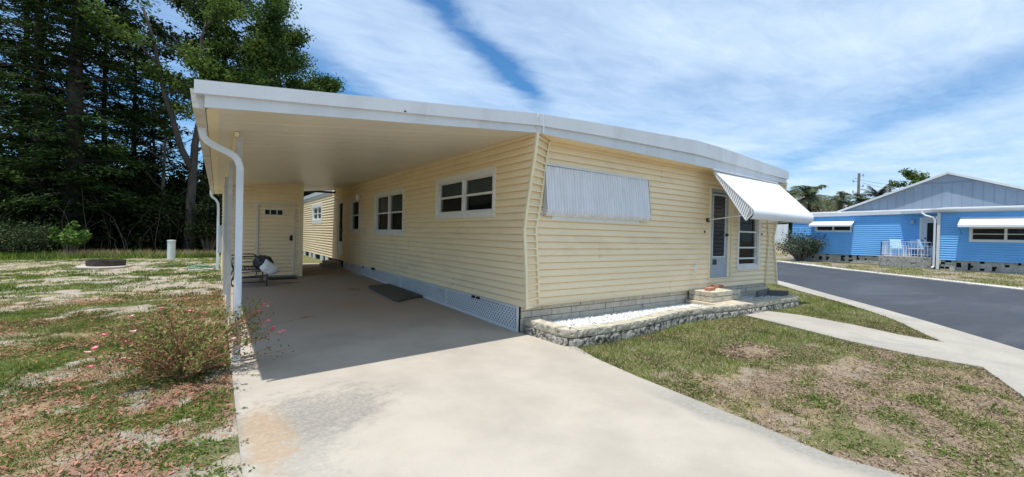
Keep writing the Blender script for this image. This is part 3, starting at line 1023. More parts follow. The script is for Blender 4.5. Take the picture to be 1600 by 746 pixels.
# side door
mb = MB(); ring(mb, sideF, *D1, .05, -.03, .03, wb=.03)
sdr = mb.build('door', CREAM, home, bevel=.003)
mb = MB(); fbox(mb, sideF, D1[0] + .05, D1[1] - .05, D1[2] + .03, 1.05, -.03, .006); fbox(mb, sideF, D1[0] + .05, D1[0] + .2, 1.05, D1[3] - .05, -.03, .006)
fbox(mb, sideF, D1[1] - .2, D1[1] - .05, 1.05, D1[3] - .05, -.03, .006); fbox(mb, sideF, D1[0] + .2, D1[1] - .2, 2.42, D1[3] - .05, -.03, .006)
mb.build('door_leaf', TRIMW, sdr)
mb = MB(); fbox(mb, sideF, D1[0] + .2, D1[1] - .2, 1.05, 2.42, -.03, -.012); mb.build('pane', mat('dark_glass', (.03, .05, .05), .08, .1, 3), sdr)
mb = MB(); fbox(mb, sideF, D1[0] + .07, D1[0] + .13, 1.38, 1.54, .006, .05); mb.tube([sideF(D1[0] + .1, 1.46, .04), sideF(D1[0] + .22, 1.46, .07)], .012, 6)
mb.build('handle', DARKM, sdr)

# wall lantern
mb = MB(); c = Vector((-.16, 8.35, 2.52))
fbox(mb, sideF, 8.26, 8.36, 2.36, 2.56, .012, .03)
mb.tube([(-.03, 8.31, 2.47), (-.10, 8.31, 2.50), (-.13, 8.31, 2.42)], .012, 6)
ln_ = mb.build('wall_lantern', CREAM, home)
mb = MB(); mb.tube([(-.14, 8.31, 2.36), (-.14, 8.31, 2.40), (-.14, 8.31, 2.52), (-.14, 8.31, 2.58), (-.14, 8.31, 2.62)], [.02, .05, .075, .03, .008], 8)
mb.build('lamp_shade', TRIMW, ln_)
# outlets, vent
mb = MB(); ring(mb, frontF, 4.36, 4.5, .69, .93, .02, 0, .022); o_ = mb.build('outlet_box', CREAM, home)
mb = MB(); fbox(mb, frontF, 4.39, 4.47, .73, .90, 0, .035); mb.build('cover', TRIMW, o_, bevel=.004)
mb = MB(); fbox(mb, sideF, 9.95, 10.03, .62, .80, 0, .03); mb.build('outlet_box', CREAM, home, bevel=.004)
mb = MB(); fbox(mb, frontF, 5.95, 6.35, 2.28, 2.58, 0, .03); mb.build('vent_panel', CREAM, home, bevel=.004)
for ux in (4.72, 7.22):
    mb = MB(); fbox(mb, frontF, ux, ux + .03, 1.56, 1.60, 0, .04); mb.build('hook', DARKM, home)

# roof edge: two bands following the bow
TOPC = [(-3.81, 2.63), (0.0, 3.115), (.8, 3.165), (2.2, 3.236), (3.9, 3.314), (4.7, 3.30), (5.4, 3.266), (6.6, 3.205), (7.82, 3.137)]
MIDC = [(0.0, 2.955), (1.2, 3.0), (2.2, 3.02), (3.9, 3.05), (5.4, 3.01), (6.6, 2.97), (7.82, 2.945)]
BOTC = [(0.0, 2.856), (2.2, 2.858), (4.5, 2.845), (7.82, 2.842)]
ip = lambda c, x: float(np.interp(x, [a for a, _ in c], [b for _, b in c]))
xs = list(np.linspace(0.0, 7.82, 40))
def band(mb, lo, hi, y0, y1, xs):
    for a, b in zip(xs[:-1], xs[1:]):
        mb.hexa([(a, y0, lo(a)), (b, y0, lo(b)), (b, y1, lo(b)), (a, y1, lo(a)), (a, y0, hi(a)), (b, y0, hi(b)), (b, y1, hi(b)), (a, y1, hi(a))])
mb = MB()
band(mb, lambda x: ip(BOTC, x), lambda x: ip(MIDC, x) + .01, -.302, -.282, xs)
fz = mb.build('fascia', WHITE, home, weld=True)
mb = MB(); band(mb, lambda x: ip(MIDC, x), lambda x: ip(TOPC, x), -.335, -.303, xs)
mb.box(7.82, 7.85, -.335, 20.2, 2.945, 3.14); mb.box(7.80, 7.82, -.30, 20.2, 2.842, 2.95)
mb.build('roof_trim', WHITE, home, weld=True)
mb = MB()
for a, b in zip(xs[:-1], xs[1:]):
    mb.quad((a, -.335, ip(TOPC, a) - .002), (b, -.335, ip(TOPC, b) - .002), (b, 20.2, ip(TOPC, b) - .002), (a, 20.2, ip(TOPC, a) - .002))
mb.build('roof', ROOFG, home, recalc=False)
mb = MB(); mb.box(0.02, 7.8, -.29, .0, 2.861, 2.866); mb.box(0.02, 7.8, 0, 20.1, 2.89, 2.9)
mb.build('soffit', SIDING, home)
# small seam on the fascia above the corner
mb = MB(); mb.box(.085, .105, -.339, -.300, 2.86, 3.125)
mb.build('fascia_joint', WHITE, home)
# far lit stretch of roof edge (beyond the carport)
mb = MB(); mb.box(-.05, -.02, 12.35, 20.2, 2.86, 3.0); mb.box(-.07, -.051, 12.35, 20.2, 2.96, 3.12)
mb.build('eave', WHITE, home)

# closed awning over the front window: corrugated aluminium, roll at the bottom
def awning_sheet(name, x0, x1, prof, material, parent, pitch=.058, amp=.010):
    mb = MB(); n = int((x1 - x0) / pitch) * 5; wv = lambda i: (0, .25, .25, 0, -1.6)[i % 5]
    for i in range(n):
        xa = x0 + (x1 - x0) * i / n; xb = x0 + (x1 - x0) * (i + 1) / n
        da = amp * wv(i); db = amp * wv(i + 1)
        for (p, q, np_, nq) in zip(prof[:-1], prof[1:], PN[:-1], PN[1:]):
            mb.quad((xa, p[0] + np_[0] * da, p[1] + np_[1] * da), (xb, p[0] + np_[0] * db, p[1] + np_[1] * db),
                    (xb, q[0] + nq[0] * db, q[1] + nq[1] * db), (xa, q[0] + nq[0] * da, q[1] + nq[1] * da))
    return mb.build(name, material, parent, recalc=False, smooth=False, weld=True)


def normals(prof):
    out = []
    for i in range(len(prof)):
        a = prof[max(0, i - 1)]; b = prof[min(len(prof) - 1, i + 1)]
        t_ = Vector((b[0] - a[0], b[1] - a[1])).normalized()
        out.append((t_.y, -t_.x))
    return out


prof = [(-.045, 2.475), (-.07, 2.30), (-.10, 2.05), (-.12, 1.87)]
for k in range(1, 8):
    a = math.pi * (.5 * k / 7)
    prof.append((-.12 + .09 * (1 - math.cos(a)) - .02 * math.sin(2 * a), 1.87 - .15 * math.sin(a)))
PN = normals(prof)
aw = thing('closed_awning', (1.58, -.05, 2.5), 'grey corrugated aluminium awning folded flat over the front window', 'awning')
awning_sheet('canopy', .37, 2.80, prof, AWN_ROLL, aw)
mb = MB(); mb.bar((.34, -.035, 2.50), (2.80, -.035, 2.485), .05, .03); mb.build('head_rail', WHITE, aw, bevel=.004)
# slatted end cheek at the left
for xx in (.362, 2.805):
    mb = MB()
    z = 2.44
    while z > 1.75:
        d = .045 + (2.475 - z) / .615 * .075
        mb.quad((xx, -.015, z - .0), (xx, -d, z + .035), (xx, -d, z + .004), (xx, -.015, z - .031))
        z -= .038
    mb.build('end_slats', WHITE, aw, recalc=False)
    mb = MB()
    mb.quad((xx + .006, -.015, 2.47), (xx + .006, -.05, 2.47), (xx + .006, -.12, 1.87), (xx + .006, -.08, 1.74), (xx + .006, -.015, 1.74))
    mb.build('end_panel', DARKM, aw, recalc=False)

# open awning over the front door
prof = [(-.34, 2.80), (-.55, 2.585), (-.80, 2.33), (-.97, 2.15)]
prof = [(-.30, 2.80), (-.50, 2.60), (-.72, 2.375), (-.93, 2.16), (-1.03, 2.05)]
c0 = (-1.03 + .10, 2.05 - .10)
for k in range(1, 9):
    a = math.radians(135 + 100 * k / 8)
    prof.append((-.94 + .145 * math.cos(a), 1.945 + .145 * math.sin(a)))
PN = normals(prof)
ao = thing('open_awning', (6.1, -.3, 2.8), 'white sloping metal awning propped open over the front door', 'awning')
awning_sheet('canopy', 4.56, 7.30, prof, AWN_OPEN, ao, pitch=.09, amp=.004)
mb = MB(); mb.bar((4.50, -.315, 2.83), (7.30, -.315, 2.80), .05, .035); mb.build('head_rail', WHITE, ao, bevel=.004)
for xx in (4.555, 7.305):
    mb = MB()
    n = 22
    for i in range(n):
        t0 = i / n; t1 = (i + .62) / n
        def top(t_): 
            return (-.30 - .74 * t_, 2.80 - .76 * t_)
        w0 = .03 + .21 * min(1, t0 * 1.15) ; w1 = .03 + .21 * min(1, t1 * 1.15)
        a = top(t0); b = top(t1)
        mb.quad((xx, a[0], a[1]), (xx, b[0], b[1]), (xx, b[0] + w1 * .35, b[1] - w1), (xx, a[0] + w0 * .35, a[1] - w0))
    mb.build('side_slats', AWN_OPEN, ao, recalc=False)
    mb = MB()
    mb.bar((xx, -.30, 2.80), (xx, -1.04, 2.04), .012, .02)
    mb.bar((xx, -.29, 2.77), (xx, -.95, 1.80), .012, .015)
    mb.bar((xx, -1.04, 2.04), (xx, -1.06, 1.92), .012, .02)
    mb.bar((xx, -1.06, 1.92), (xx, -.95, 1.80), .012, .02)
    xw = 4.84 if xx < 5 else 7.3
    mb.tube([(xw, -.02, 1.83), (xx + (.01 if xx < 5 else -.01), -.93, 1.90)], .011, 6)
    mb.build('arm', WHITE, ao)
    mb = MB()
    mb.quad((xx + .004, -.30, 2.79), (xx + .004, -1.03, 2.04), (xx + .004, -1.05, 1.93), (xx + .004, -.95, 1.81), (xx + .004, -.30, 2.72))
    mb.build('slat_shade_panel', mat('slat_shadow', (.36, .37, .38)), ao, recalc=False)  # grey sheet behind the slats, coloured as the shade between them
mb = MB(); mb.box(4.80, 4.88, -.05, -.012, 1.79, 1.87); mb.build('bracket', DARKM, ao, bevel=.003)

# ------------------------------------------------------------------ carport
car = thing('carport', (-1.8, 5.0, 0), 'attached carport with flat cream ceiling, white front fascia and dirty left gutter', 'carport')
def yf(x): return -0.30 - 0.30 * (-x / 3.8)           # front edge line
def cz(x, y): return 2.852 + .113 * x + .009 * (y + .3)   # ceiling height
YE = 12.0
# ceiling pans
mb = MB(); y = -0.30
xs_ = [-3.72, -2.8, -1.9, -.95, -.004]
while y < YE - .01:
    y2 = min(y + .30, YE)
    for a, b in zip(xs_[:-1], xs_[1:]):
        ya = [yf(a) if y < -.29 else y, yf(b) if y < -.29 else y]
        mb.quad((a, ya[0], cz(a, y)), (b, ya[1], cz(b, y)), (b, y2 - .018, cz(b, y2)), (a, y2 - .018, cz(a, y2)))
        mb.quad((a, y2 - .018, cz(a, y2)), (b, y2 - .018, cz(b, y2)), (b, y2 - .013, cz(b, y2) + .012), (a, y2 - .013, cz(a, y2) + .012))
        mb.quad((a, y2 - .013, cz(a, y2) + .012), (b, y2 - .013, cz(b, y2) + .012), (b, y2, cz(b, y2)), (a, y2, cz(a, y2)))
    y = y2
mb.build('ceiling', CEIL, car, recalc=False)
mb = MB()
mb.hexa([(-3.8, yf(-3.8) + .03, cz(-3.8, 0) + .09), (-.0, -.27, cz(0, 0) + .12), (-.0, YE, cz(0, YE) + .12), (-3.8, YE, cz(-3.8, YE) + .09),
         (-3.8, yf(-3.8) + .03, 2.60), (-.0, -.27, 3.10), (-.0, YE, 3.16), (-3.8, YE, 2.74)])
mb.build('roof_deck', ROOFG, car)
# front fascia, two bands
def cband(mb, lo0, lo1, hi0, hi1, dy0, dy1, x0=-3.78, x1=0.0, sag=0.0):
    n = 12
    for i in range(n):
        t0 = i / n; t1 = (i + 1) / n
        P_ = []
        for t_ in (t0, t1):
            x = x0 + (x1 - x0) * t_
            s_ = sag * math.sin(math.pi * t_)
            P_.append((x, yf(x), lo0 + (lo1 - lo0) * t_ - s_, hi0 + (hi1 - hi0) * t_ - s_))
        (xa, ya, la, ha), (xb, yb, lb, hb) = P_
        mb.hexa([(xa, ya + dy0, la), (xb, yb + dy0, lb), (xb, yb + dy1, lb), (xa, ya + dy1, la),
                 (xa, ya + dy0, ha), (xb, yb + dy0, hb), (xb, yb + dy1, hb), (xa, ya + dy1, ha)])
mb = MB(); cband(mb, 2.425, 2.856, 2.53, 2.965, -.002, .018, x0=-3.74); mb.build('fascia', WHITE, car, weld=True)
mb = MB(); cband(mb, 2.52, 2.955, 2.63, 3.117, -.035, -.003, x0=-3.81, sag=.0)
mb.build('roof_trim', WHITE, car, weld=True)
mb = MB(); mb.box(-1.99, -1.965, yf(-2) - .037, yf(-2) - .03, 2.735, 2.75); mb.build('rivet', DARKM, car)
# gutter along the left eave
mb = MB()
def gut(y): return cz(-3.75, y)
n = 14
for i in range(n):
    y0 = -.56 + (YE + .5) * i / n; y1 = -.56 + (YE + .5) * (i + 1) / n
    s0 = .02 * math.sin(i * 1.7); s1 = .02 * math.sin((i + 1) * 1.7)
    for (xa, xb, za, zb2) in ((-3.82, -3.735, -.01, .0),):
        mb.hexa([(xa, y0, gut(y0) + za + s0 * .3), (xb, y0, gut(y0) + za + s0 * .3), (xb, y1, gut(y1) + za + s1 * .3), (xa, y1, gut(y1) + za + s1 * .3),
                 (xa - .02, y0, gut(y0) + .145), (xb, y0, gut(y0) + .145), (xb, y1, gut(y1) + .145), (xa - .02, y1, gut(y1) + .145)])
mb.build('gutter', GUTTER, car, weld=True)
mb = MB()
for i in range(n):
    y0 = -.5 + (YE + .4) * i / n; y1 = -.5 + (YE + .4) * (i + 1) / n
    mb.hexa([(-3.73, y0, gut(y0) - .004), (-3.64, y0, gut(y0) + .006), (-3.64, y1, gut(y1) + .006), (-3.73, y1, gut(y1) - .004),
             (-3.73, y0, gut(y0) + .03), (-3.64, y0, gut(y0) + .03), (-3.64, y1, gut(y1) + .03), (-3.73, y1, gut(y1) + .03)])
mb.build('eave_strip', CREAM, car, weld=True)
# beam over the posts
mb = MB(); mb.hexa([(-3.50, .46, cz(-3.45, -.5) - .05), (-3.46, .46, cz(-3.45, -.5) - .05), (-3.46, 8.3, cz(-3.45, 8.3) - .05), (-3.50, 8.3, cz(-3.45, 8.3) - .05),
         (-3.50, .46, cz(-3.45, -.5) - .003), (-3.46, .46, cz(-3.45, -.5) - .003), (-3.46, 8.3, cz(-3.45, 8.3) - .003), (-3.50, 8.3, cz(-3.45, 8.3) - .003)])
mb.build('beam', CREAM, car, bevel=.004)
mb = MB(); mb.box(-1.6, -.01, YE - .09, YE + .0, 2.83, 2.90); mb.build('end_beam', DARKM, car)
for yp, xp in ((.50, -3.455), (2.7, -3.485), (5.4, -3.50)):
    mb = MB(); z0 = gzf(-3.46, yp); zt = cz(-3.46, yp) - .05
    w_ = .028
    mb.box(xp - w_, xp + w_, yp - w_, yp - w_ + .006, z0, zt); mb.box(xp - w_, xp + w_, yp + w_ - .006, yp + w_, z0, zt)
    mb.box(xp - .006, xp + .006, yp - w_ + .006, yp + w_ - .006, z0, zt)
    mb.box(xp - w_ - .02, xp + w_ + .02, yp - w_ - .02, yp + w_ + .02, z0, z0 + .008)
    mb.build('post', POSTG, car)


def rect_sweep(mb, pts, w_, d_):
    """rectangular pipe through points in an x/z plane at fixed y"""
    loops = []
    for i, p in enumerate(pts):
        p = Vector(p)
        a = Vector(pts[max(0, i - 1)]); b = Vector(pts[min(len(pts) - 1, i + 1)])
        t_ = (b - a).normalized(); sx = Vector((t_.z, 0, -t_.x)).normalized()
        if sx.x < 0: sx = -sx
        yv = Vector((0, 1, 0))
        loops.append([p - sx * w_ / 2 - yv * d_ / 2, p + sx * w_ / 2 - yv * d_ / 2, p + sx * w_ / 2 + yv * d_ / 2, p - sx * w_ / 2 + yv * d_ / 2])
    base = len(mb.v)
    for L in loops: mb.v.extend([tuple(v) for v in L])
    for i in range(len(loops) - 1):
        for j in range(4):
            k = (j + 1) % 4
            mb.f.append((base + i * 4 + j, base + i * 4 + k, base + i * 4 + 4 + k, base + i * 4 + 4 + j))
    mb.f.append((base, base + 1, base + 2, base + 3)); e = base + 4 * (len(loops) - 1)
    mb.f.append((e, e + 1, e + 2, e + 3))


mb = MB()
yd = .36; xd = -3.45
rect_sweep(mb, [(-3.775, yd, 2.50), (-3.775, yd, 2.40), (-3.765, yd, 2.345), (-3.73, yd, 2.30), (-3.67, yd, 2.265), (-3.56, yd, 2.215), (-3.50, yd, 2.18), (-3.47, yd, 2.135), (xd, yd, 2.07), (xd, yd, 1.2), (xd, yd, .005)], .066, .05)
mb.build('downspout', WHITE2, car, bevel=.008)
mb = MB(); yd = 10.1
rect_sweep(mb, [(-3.80, yd, 2.52), (-3.80, yd, 2.40), (-3.77, yd, 2.33), (-3.68, yd, 2.25), (-3.63, yd, 2.15), (-3.62, yd, 2.0), (-3.62, yd, .20)], .066, .05)
mb.build('downspout', WHITE2, car, bevel=.008)

# ------------------------------------------------------------------ storage shed
sh = thing('storage_shed', (-2.58, 10.1, .12), 'cream lap-sided storage room with a windowed door at the back of the carport', 'shed')
gs = gzf(-2, 8.3)
SF = FR_front(8.3)
SD = (-2.80, -1.83, gs + .05, 2.15)
mb = MB(); siding(mb, SF, -3.47, -1.68, gs + .02, 2.80, [SD], depth=.018); mb.build('front_wall', SIDING, sh, recalc=False)
mb = MB(); siding(mb, FR_side(-3.50), 8.33, 11.95, gs + .02, 2.60); mb.build('side_wall', SIDING, sh, recalc=False)
mb = MB(); siding(mb, lambda u, z, d: (-1.65 + d, u, z), 8.33, 11.95, gs + .02, 2.80); mb.build('side_wall', SIDING, sh, recalc=False)
mb = MB(); mb.box(-3.48, -1.67, 11.94, 11.97, gs, 2.6); mb.build('rear_wall', SIDING, sh)
mb = MB(); mb.box(-1.74, -1.64, 8.27, 8.33, gs, 2.745); mb.build('corner_trim', CREAM, sh, bevel=.004)
mb = MB(); mb.box(-3.525, -3.43, 8.265, 8.33, gs, 2.50); mb.build('corner_trim', CREAM, sh, bevel=.004)
mb = MB(); mb.box(-3.53, -3.495, 8.33, 8.42, gs, 2.50); mb.build('corner_trim', CREAM, sh, bevel=.004)
mb = MB(); ring(mb, SF, SD[0], SD[1], SD[2], SD[3], .065, -.02, .035, wb=.01)
dd = mb.build('door', mat('shed_casing', (.70, .66, .55), .5, .04, 4), sh, bevel=.004)
mb = MB(); siding(mb, FR_front(8.32), SD[0] + .065, SD[1] - .065, SD[2] + .01, SD[3] - .065, [(-2.60, -2.14, 1.81, 1.98)], pitch=.105, depth=.015)
mb.build('door_leaf', SIDING, dd, recalc=False)
mb = MB(); ring(mb, SF, -2.61, -2.13, 1.80, 1.99, .03, -.015, .012)
fbox(mb, SF, -2.468, -2.447, 1.83, 1.96, -.015, .008); fbox(mb, SF, -2.306, -2.285, 1.83, 1.96, -.015, .008)
mb.build('door_window', TRIMW, dd)
mb = MB(); fbox(mb, SF, -2.60, -2.14, 1.81, 1.98, -.04, -.02); mb.build('pane', INTER, dd)
mb = MB(); fbox(mb, SF, -1.97, -1.90, 1.12, 1.27, -.01, .03); mb.tube([SF(-1.935, 1.17, .03), SF(-1.935, 1.17, .07), SF(-2.0, 1.17, .075)], .012, 6); mb.build('handle', BLACK, dd)
mb = MB(); mb.box(-2.85, -1.80, 8.20, 8.262, gs - .01, gs + .05); mb.build('sill', mat('sill_grey', (.3, .29, .27), .8), sh)
mb = MB(); mb.box(-3.62, -3.505, 9.0, 9.5, .75, 1.5); mb.build('meter_box', METER, sh, bevel=.01)

# ------------------------------------------------------------------ things under the carport
mt = thing('foam_mat', (-.31, 4.3, .06), 'thick dark grey rubber mat lying on the carport floor near the lattice', 'mat')
mb = MB()
g0 = gzf(-.3, 4.3)
pts = [(-.66, 5.25), (-.10, 5.42), (-.06, 4.6), (-.05, 3.45), (-.22, 3.42), (-.70, 3.10), (-.74, 3.3), (-.70, 3.7)]
top = [(x, y, gzf(x, y) + .052 + (.012 if y > 5 else 0)) for x, y in pts]; bot = [(x, y, gzf(x, y) + .006) for x, y in pts]
mb.quad(*top); mb.quad(*bot[::-1])
for i in range(len(pts)):
    j = (i + 1) % len(pts); mb.quad(bot[i], bot[j], top[j], top[i])
mb.build('pad', RUBBER, mt, bevel=.012)

dm = MB(); dm.box(-2.52, -1.86, 7.62, 8.12, gs + .002, gs + .02)
tag(dm.build('door_mat', BLKMAT, bevel=.004), 'black door mat in front of the storage room door', 'mat')

st = thing('block_steps', (-.3, 11.0, .15), 'two low concrete block steps below the side door', 'steps')
gg = gzf(-.3, 11)
for (x0, x1, y0, y1, z0, z1) in ((-.58, -.06, 10.5, 11.6, gg, gg + .10), (-.50, -.06, 10.56, 11.55, gg + .104, gg + .20)):
    mb = MB(); y = y0
    while y < y1 - .05:
        mb.box(x0, x1, y + .004, min(y + .4, y1) - .004, z0, z1); y += .4
    mb.build('step', mat('dark_paver', (.30, .26, .19), .9, .15, 4, bump=.4), st, bevel=.01)

cd = MB(); cd.tube([(-.11, 9.9, .15), (-.13, 9.0, .14), (-.16, 7.65, .12)], .012, 6)
tag(cd.build('loose_conduit', CONDUIT), 'thin white rod lying on the floor against the lattice skirt', 'rod')

# bench (glider) seen from its side
bn_ = thing('patio_glider', (-3.0, 6.9, .09), 'black metal patio glider bench facing the house under the carport', 'bench')
gB = gzf(-3, 6.8)
BM = DARKM
def bz(z): return gB + z
for yy in (6.40, 7.55):
    mb = MB()
    # base runner, uprights, curved rear leg
    mb.tube([(-3.34, yy, bz(.02)), (-3.37, yy, bz(.12)), (-3.33, yy, bz(.24)), (-3.28, yy, bz(.33)), (-3.32, yy, bz(.42))], .016, 8)
    mb.tube([(-3.34, yy, bz(.02)), (-3.28, yy, bz(.10)), (-2.70, yy, bz(.105))], .014, 8)
    mb.bar((-2.68, yy, bz(0)), (-2.66, yy, bz(.30)), .03, .05, (0, 1, 0))
    mb.bar((-3.30, yy, bz(.22)), (-2.66, yy, bz(.26)), .022, .022)
    mb.bar((-2.82, yy, bz(.11)), (-2.80, yy, bz(.26)), .018, .018, (0, 1, 0))
    mb.build('leg_frame', BM, bn_)
    mb = MB()
    mb.tube([(-3.36, yy, bz(.66)), (-3.1, yy, bz(.70)), (-2.90, yy, bz(.70)), (-2.82, yy, bz(.66)), (-2.80, yy, bz(.56)), (-2.86, yy, bz(.40))], .014, 8)
    mb.tube([(-3.34, yy, bz(.55)), (-3.05, yy, bz(.58)), (-2.86, yy, bz(.57))], .010, 6)
    mb.build('armrest', BM, bn_)
mb = MB()
for k in range(9):
    x = -3.28 + k * .07
    mb.bar((x, 6.42, bz(.38 + .0 * k)), (x, 7.53, bz(.38)), .045, .012)
mb.bar((-3.32, 6.42, bz(.40)), (-2.68, 6.42, bz(.38)), .025, .03); mb.bar((-3.32, 7.53, bz(.40)), (-2.68, 7.53, bz(.38)), .025, .03)
mb.bar((-2.68, 6.42, bz(.38)), (-2.68, 7.53, bz(.38)), .03, .03); mb.bar((-2.68, 6.44, bz(.28)), (-2.68, 7.5, bz(.28)), .02, .03)
mb.build('seat', BM, bn_)
mb = MB()
for yy in (6.42, 7.53):
    mb.tube([(-3.32, yy, bz(.38)), (-3.38, yy, bz(.62)), (-3.42, yy, bz(.85)), (-3.46, yy, bz(.97))], .016, 8)
for k in range(8):
    y = 6.5 + k * .14
    mb.bar((-3.33, y, bz(.42)), (-3.45, y, bz(.92)), .07, .01, (1, 0, 0))
mb.tube([(-3.46, 6.42, bz(.97)), (-3.465, 7.0, bz(1.0)), (-3.46, 7.53, bz(.97))], .016, 8)
mb.build('backrest', BM, bn_)


def blob(name, c, r, mt_, parent=None, seed=1, amp=.18, sub=4, shape=None):
    bm = bmesh.new(); bmesh.ops.create_icosphere(bm, subdivisions=sub, radius=1.0)
    rs = np.random.RandomState(seed)
    ph = rs.rand(8, 4) * 6.28; fr = rs.rand(8, 3) * 5 + 1.5
    for v in bm.verts:
        d = v.co.copy()
        a = sum(math.sin(d.x * fr[k, 0] + ph[k, 0]) * math.sin(d.y * fr[k, 1] + ph[k, 1]) * math.sin(d.z * fr[k, 2] + ph[k, 2]) for k in range(8)) / 3
        crease = abs(math.sin(d.x * 7 + d.z * 5 + ph[0, 3])) * .5
        v.co = d * (1 + amp * (a - crease * .4))
        if shape: v.co = shape(v.co)
        v.co = Vector((v.co.x * r[0] + c[0], v.co.y * r[1] + c[1], v.co.z * r[2] + c[2]))
    me = bpy.data.meshes.new(name)
    off = top_off(parent)
    for v in bm.verts: v.co -= off
    bm.to_mesh(me); bm.free(); me.materials.append(mt_)
    me.polygons.foreach_set('use_smooth', [True] * len(me.polygons))
    o = bpy.data.objects.new(name, me); COL.objects.link(o)
    if parent: o.parent = parent
    return o


def cone_shape(v):
    # bag narrowing to a knot at its top left
    t_ = min(1.0, max(0.0, (v.z + 1) / 2))
    k = 1.05 - .85 * t_ ** 1.3
    return Vector((v.x * k - .55 * t_, v.y * k, v.z))


tag(blob('trash_bag', (-2.74, 6.55, bz(.56)), (.22, .2, .17), BAGB, seed=3, amp=.16), 'full black plastic bag resting on the seat of the glider', 'bag')
tag(blob('plastic_bag', (-2.58, 6.40, bz(.46)), (.24, .16, .19), BAGW, seed=8, amp=.14, shape=cone_shape), 'white plastic bag with a peaked top leaning on the black bag', 'bag')

# ------------------------------------------------------------------ planter, steps, gravel
pl = thing('stone_planter', (3.6, -.5, 0), 'low curved planter wall of two weathered stone courses along the front of the cream home', 'planter')
path = [(0.06, -.02), (0.05, -.5), (.055, -.86), (.12, -.97), (.30, -1.0), (1.07, -1.03), (1.7, -.97), (2.3, -.86), (2.8, -.79), (3.3, -.80), (3.8, -.86), (4.2, -.93), (5.2, -.95), (6.2, -.96), (7.14, -.97), (7.18, -.55), (7.18, -.12)]
pp = resample(smooth_poly(path, 1), 400)
dist_ = np.r_[0, np.cumsum(np.linalg.norm(np.diff(pp, axis=0), axis=1))]
def at_d(s):
    x = np.interp(s, dist_, pp[:, 0]); y = np.interp(s, dist_, pp[:, 1])
    x2 = np.interp(min(s + .05, dist_[-1]), dist_, pp[:, 0]); y2 = np.interp(min(s + .05, dist_[-1]), dist_, pp[:, 1])
    x1 = np.interp(max(s - .05, 0), dist_, pp[:, 0]); y1 = np.interp(max(s - .05, 0), dist_, pp[:, 1])
    t_ = Vector((x2 - x1, y2 - y1, 0)).normalized()
    return Vector((x, y, 0)), Vector((-t_.y, t_.x, 0))      # inward normal (left of travel)


def stone_block(mb, s0, s1, z0, z1, th, out, seed):
    """one block whose outer face is rough"""
    rs = random.Random(seed)
    nu = max(3, int((s1 - s0) / .035)); nz = 4
    grid = []
    for i in range(nu + 1):
        s = s0 + (s1 - s0) * i / nu
        p, nrm = at_d(s)
        row = []
        for j in range(nz + 1):
            z = z0 + (z1 - z0) * j / nz
            edge = min(i, nu - i, j, nz - j)
            b = 0.0 if edge == 0 else .006 + rs.uniform(-.005, .006)
            q = p - nrm * (out + b); row.append((q.x, q.y, z + (rs.uniform(-.004, .004) if edge else 0)))
        grid.append(row)
    for i in range(nu):
        for j in range(nz):
            mb.quad(grid[i][j], grid[i + 1][j], grid[i + 1][j + 1], grid[i][j + 1])
        pa, na = at_d(s0 + (s1 - s0) * i / nu); pb, nb = at_d(s0 + (s1 - s0) * (i + 1) / nu)
        a2 = pa + na * th; b2 = pb + nb * th
        mb.quad(grid[i][nz], grid[i + 1][nz], (b2.x, b2.y, z1), (a2.x, a2.y, z1))
        mb.quad((a2.x, a2.y, z0), (b2.x, b2.y, z0), (b2.x, b2.y, z1), (a2.x, a2.y, z1))
    for i in (0, nu):
        p, nn = at_d(s0 if i == 0 else s1); q = p + nn * th
        mb.quad(grid[i][0], grid[i][nz], (q.x, q.y, z1), (q.x, q.y, z0))


Ltot = dist_[-1]
for ci, (z0, z1, out, mt_) in enumerate(((-.04, .098, .004, STONE2), (.108, .205, .0, STONE))):
    mb = MB(); s = -0.1 if ci else 0.0; k = 0
    rs = random.Random(40 + ci)
    s = 0.0
    while s < Ltot - .05:
        ln = rs.uniform(.27, .40); e = min(s + ln, Ltot)
        stone_block(mb, s + .007, e - .005, z0, z1 + rs.uniform(-.003, .003), .19, out + rs.uniform(-.006, .006), ci * 100 + k)
        s = e; k += 1
    mb.build('stone_course', mt_, pl, recalc=False)

# entry steps between planter halves
es = thing('entry_steps', (4.8, -.5, 0), 'pale stone entry steps with a low paved landing below the front door', 'steps')
mb = MB()
for i, x in enumerate(np.arange(4.12, 5.35, .41)):
    mb.box(x, x + .4, -.755, -.02, -.05, .198 + .002 * (i % 2))
mb.build('landing', PAVER, es, bevel=.008)
rs = random.Random(4)
for zz0, zz1 in ((.204, .30), (.306, .402)):
    mb = MB()
    for k, (xa, xb) in enumerate(((4.22, 4.58), (4.585, 4.95), (4.955, 5.30))):
        mb.box(xa, xb - .006, -.52 + rs.uniform(-.008, .008), -.27, zz0, zz1)
        mb.box(xa, xb - .006, -.265, -.025, zz0, zz1)
    mb.build('step_course', STEPST, es, bevel=.012)

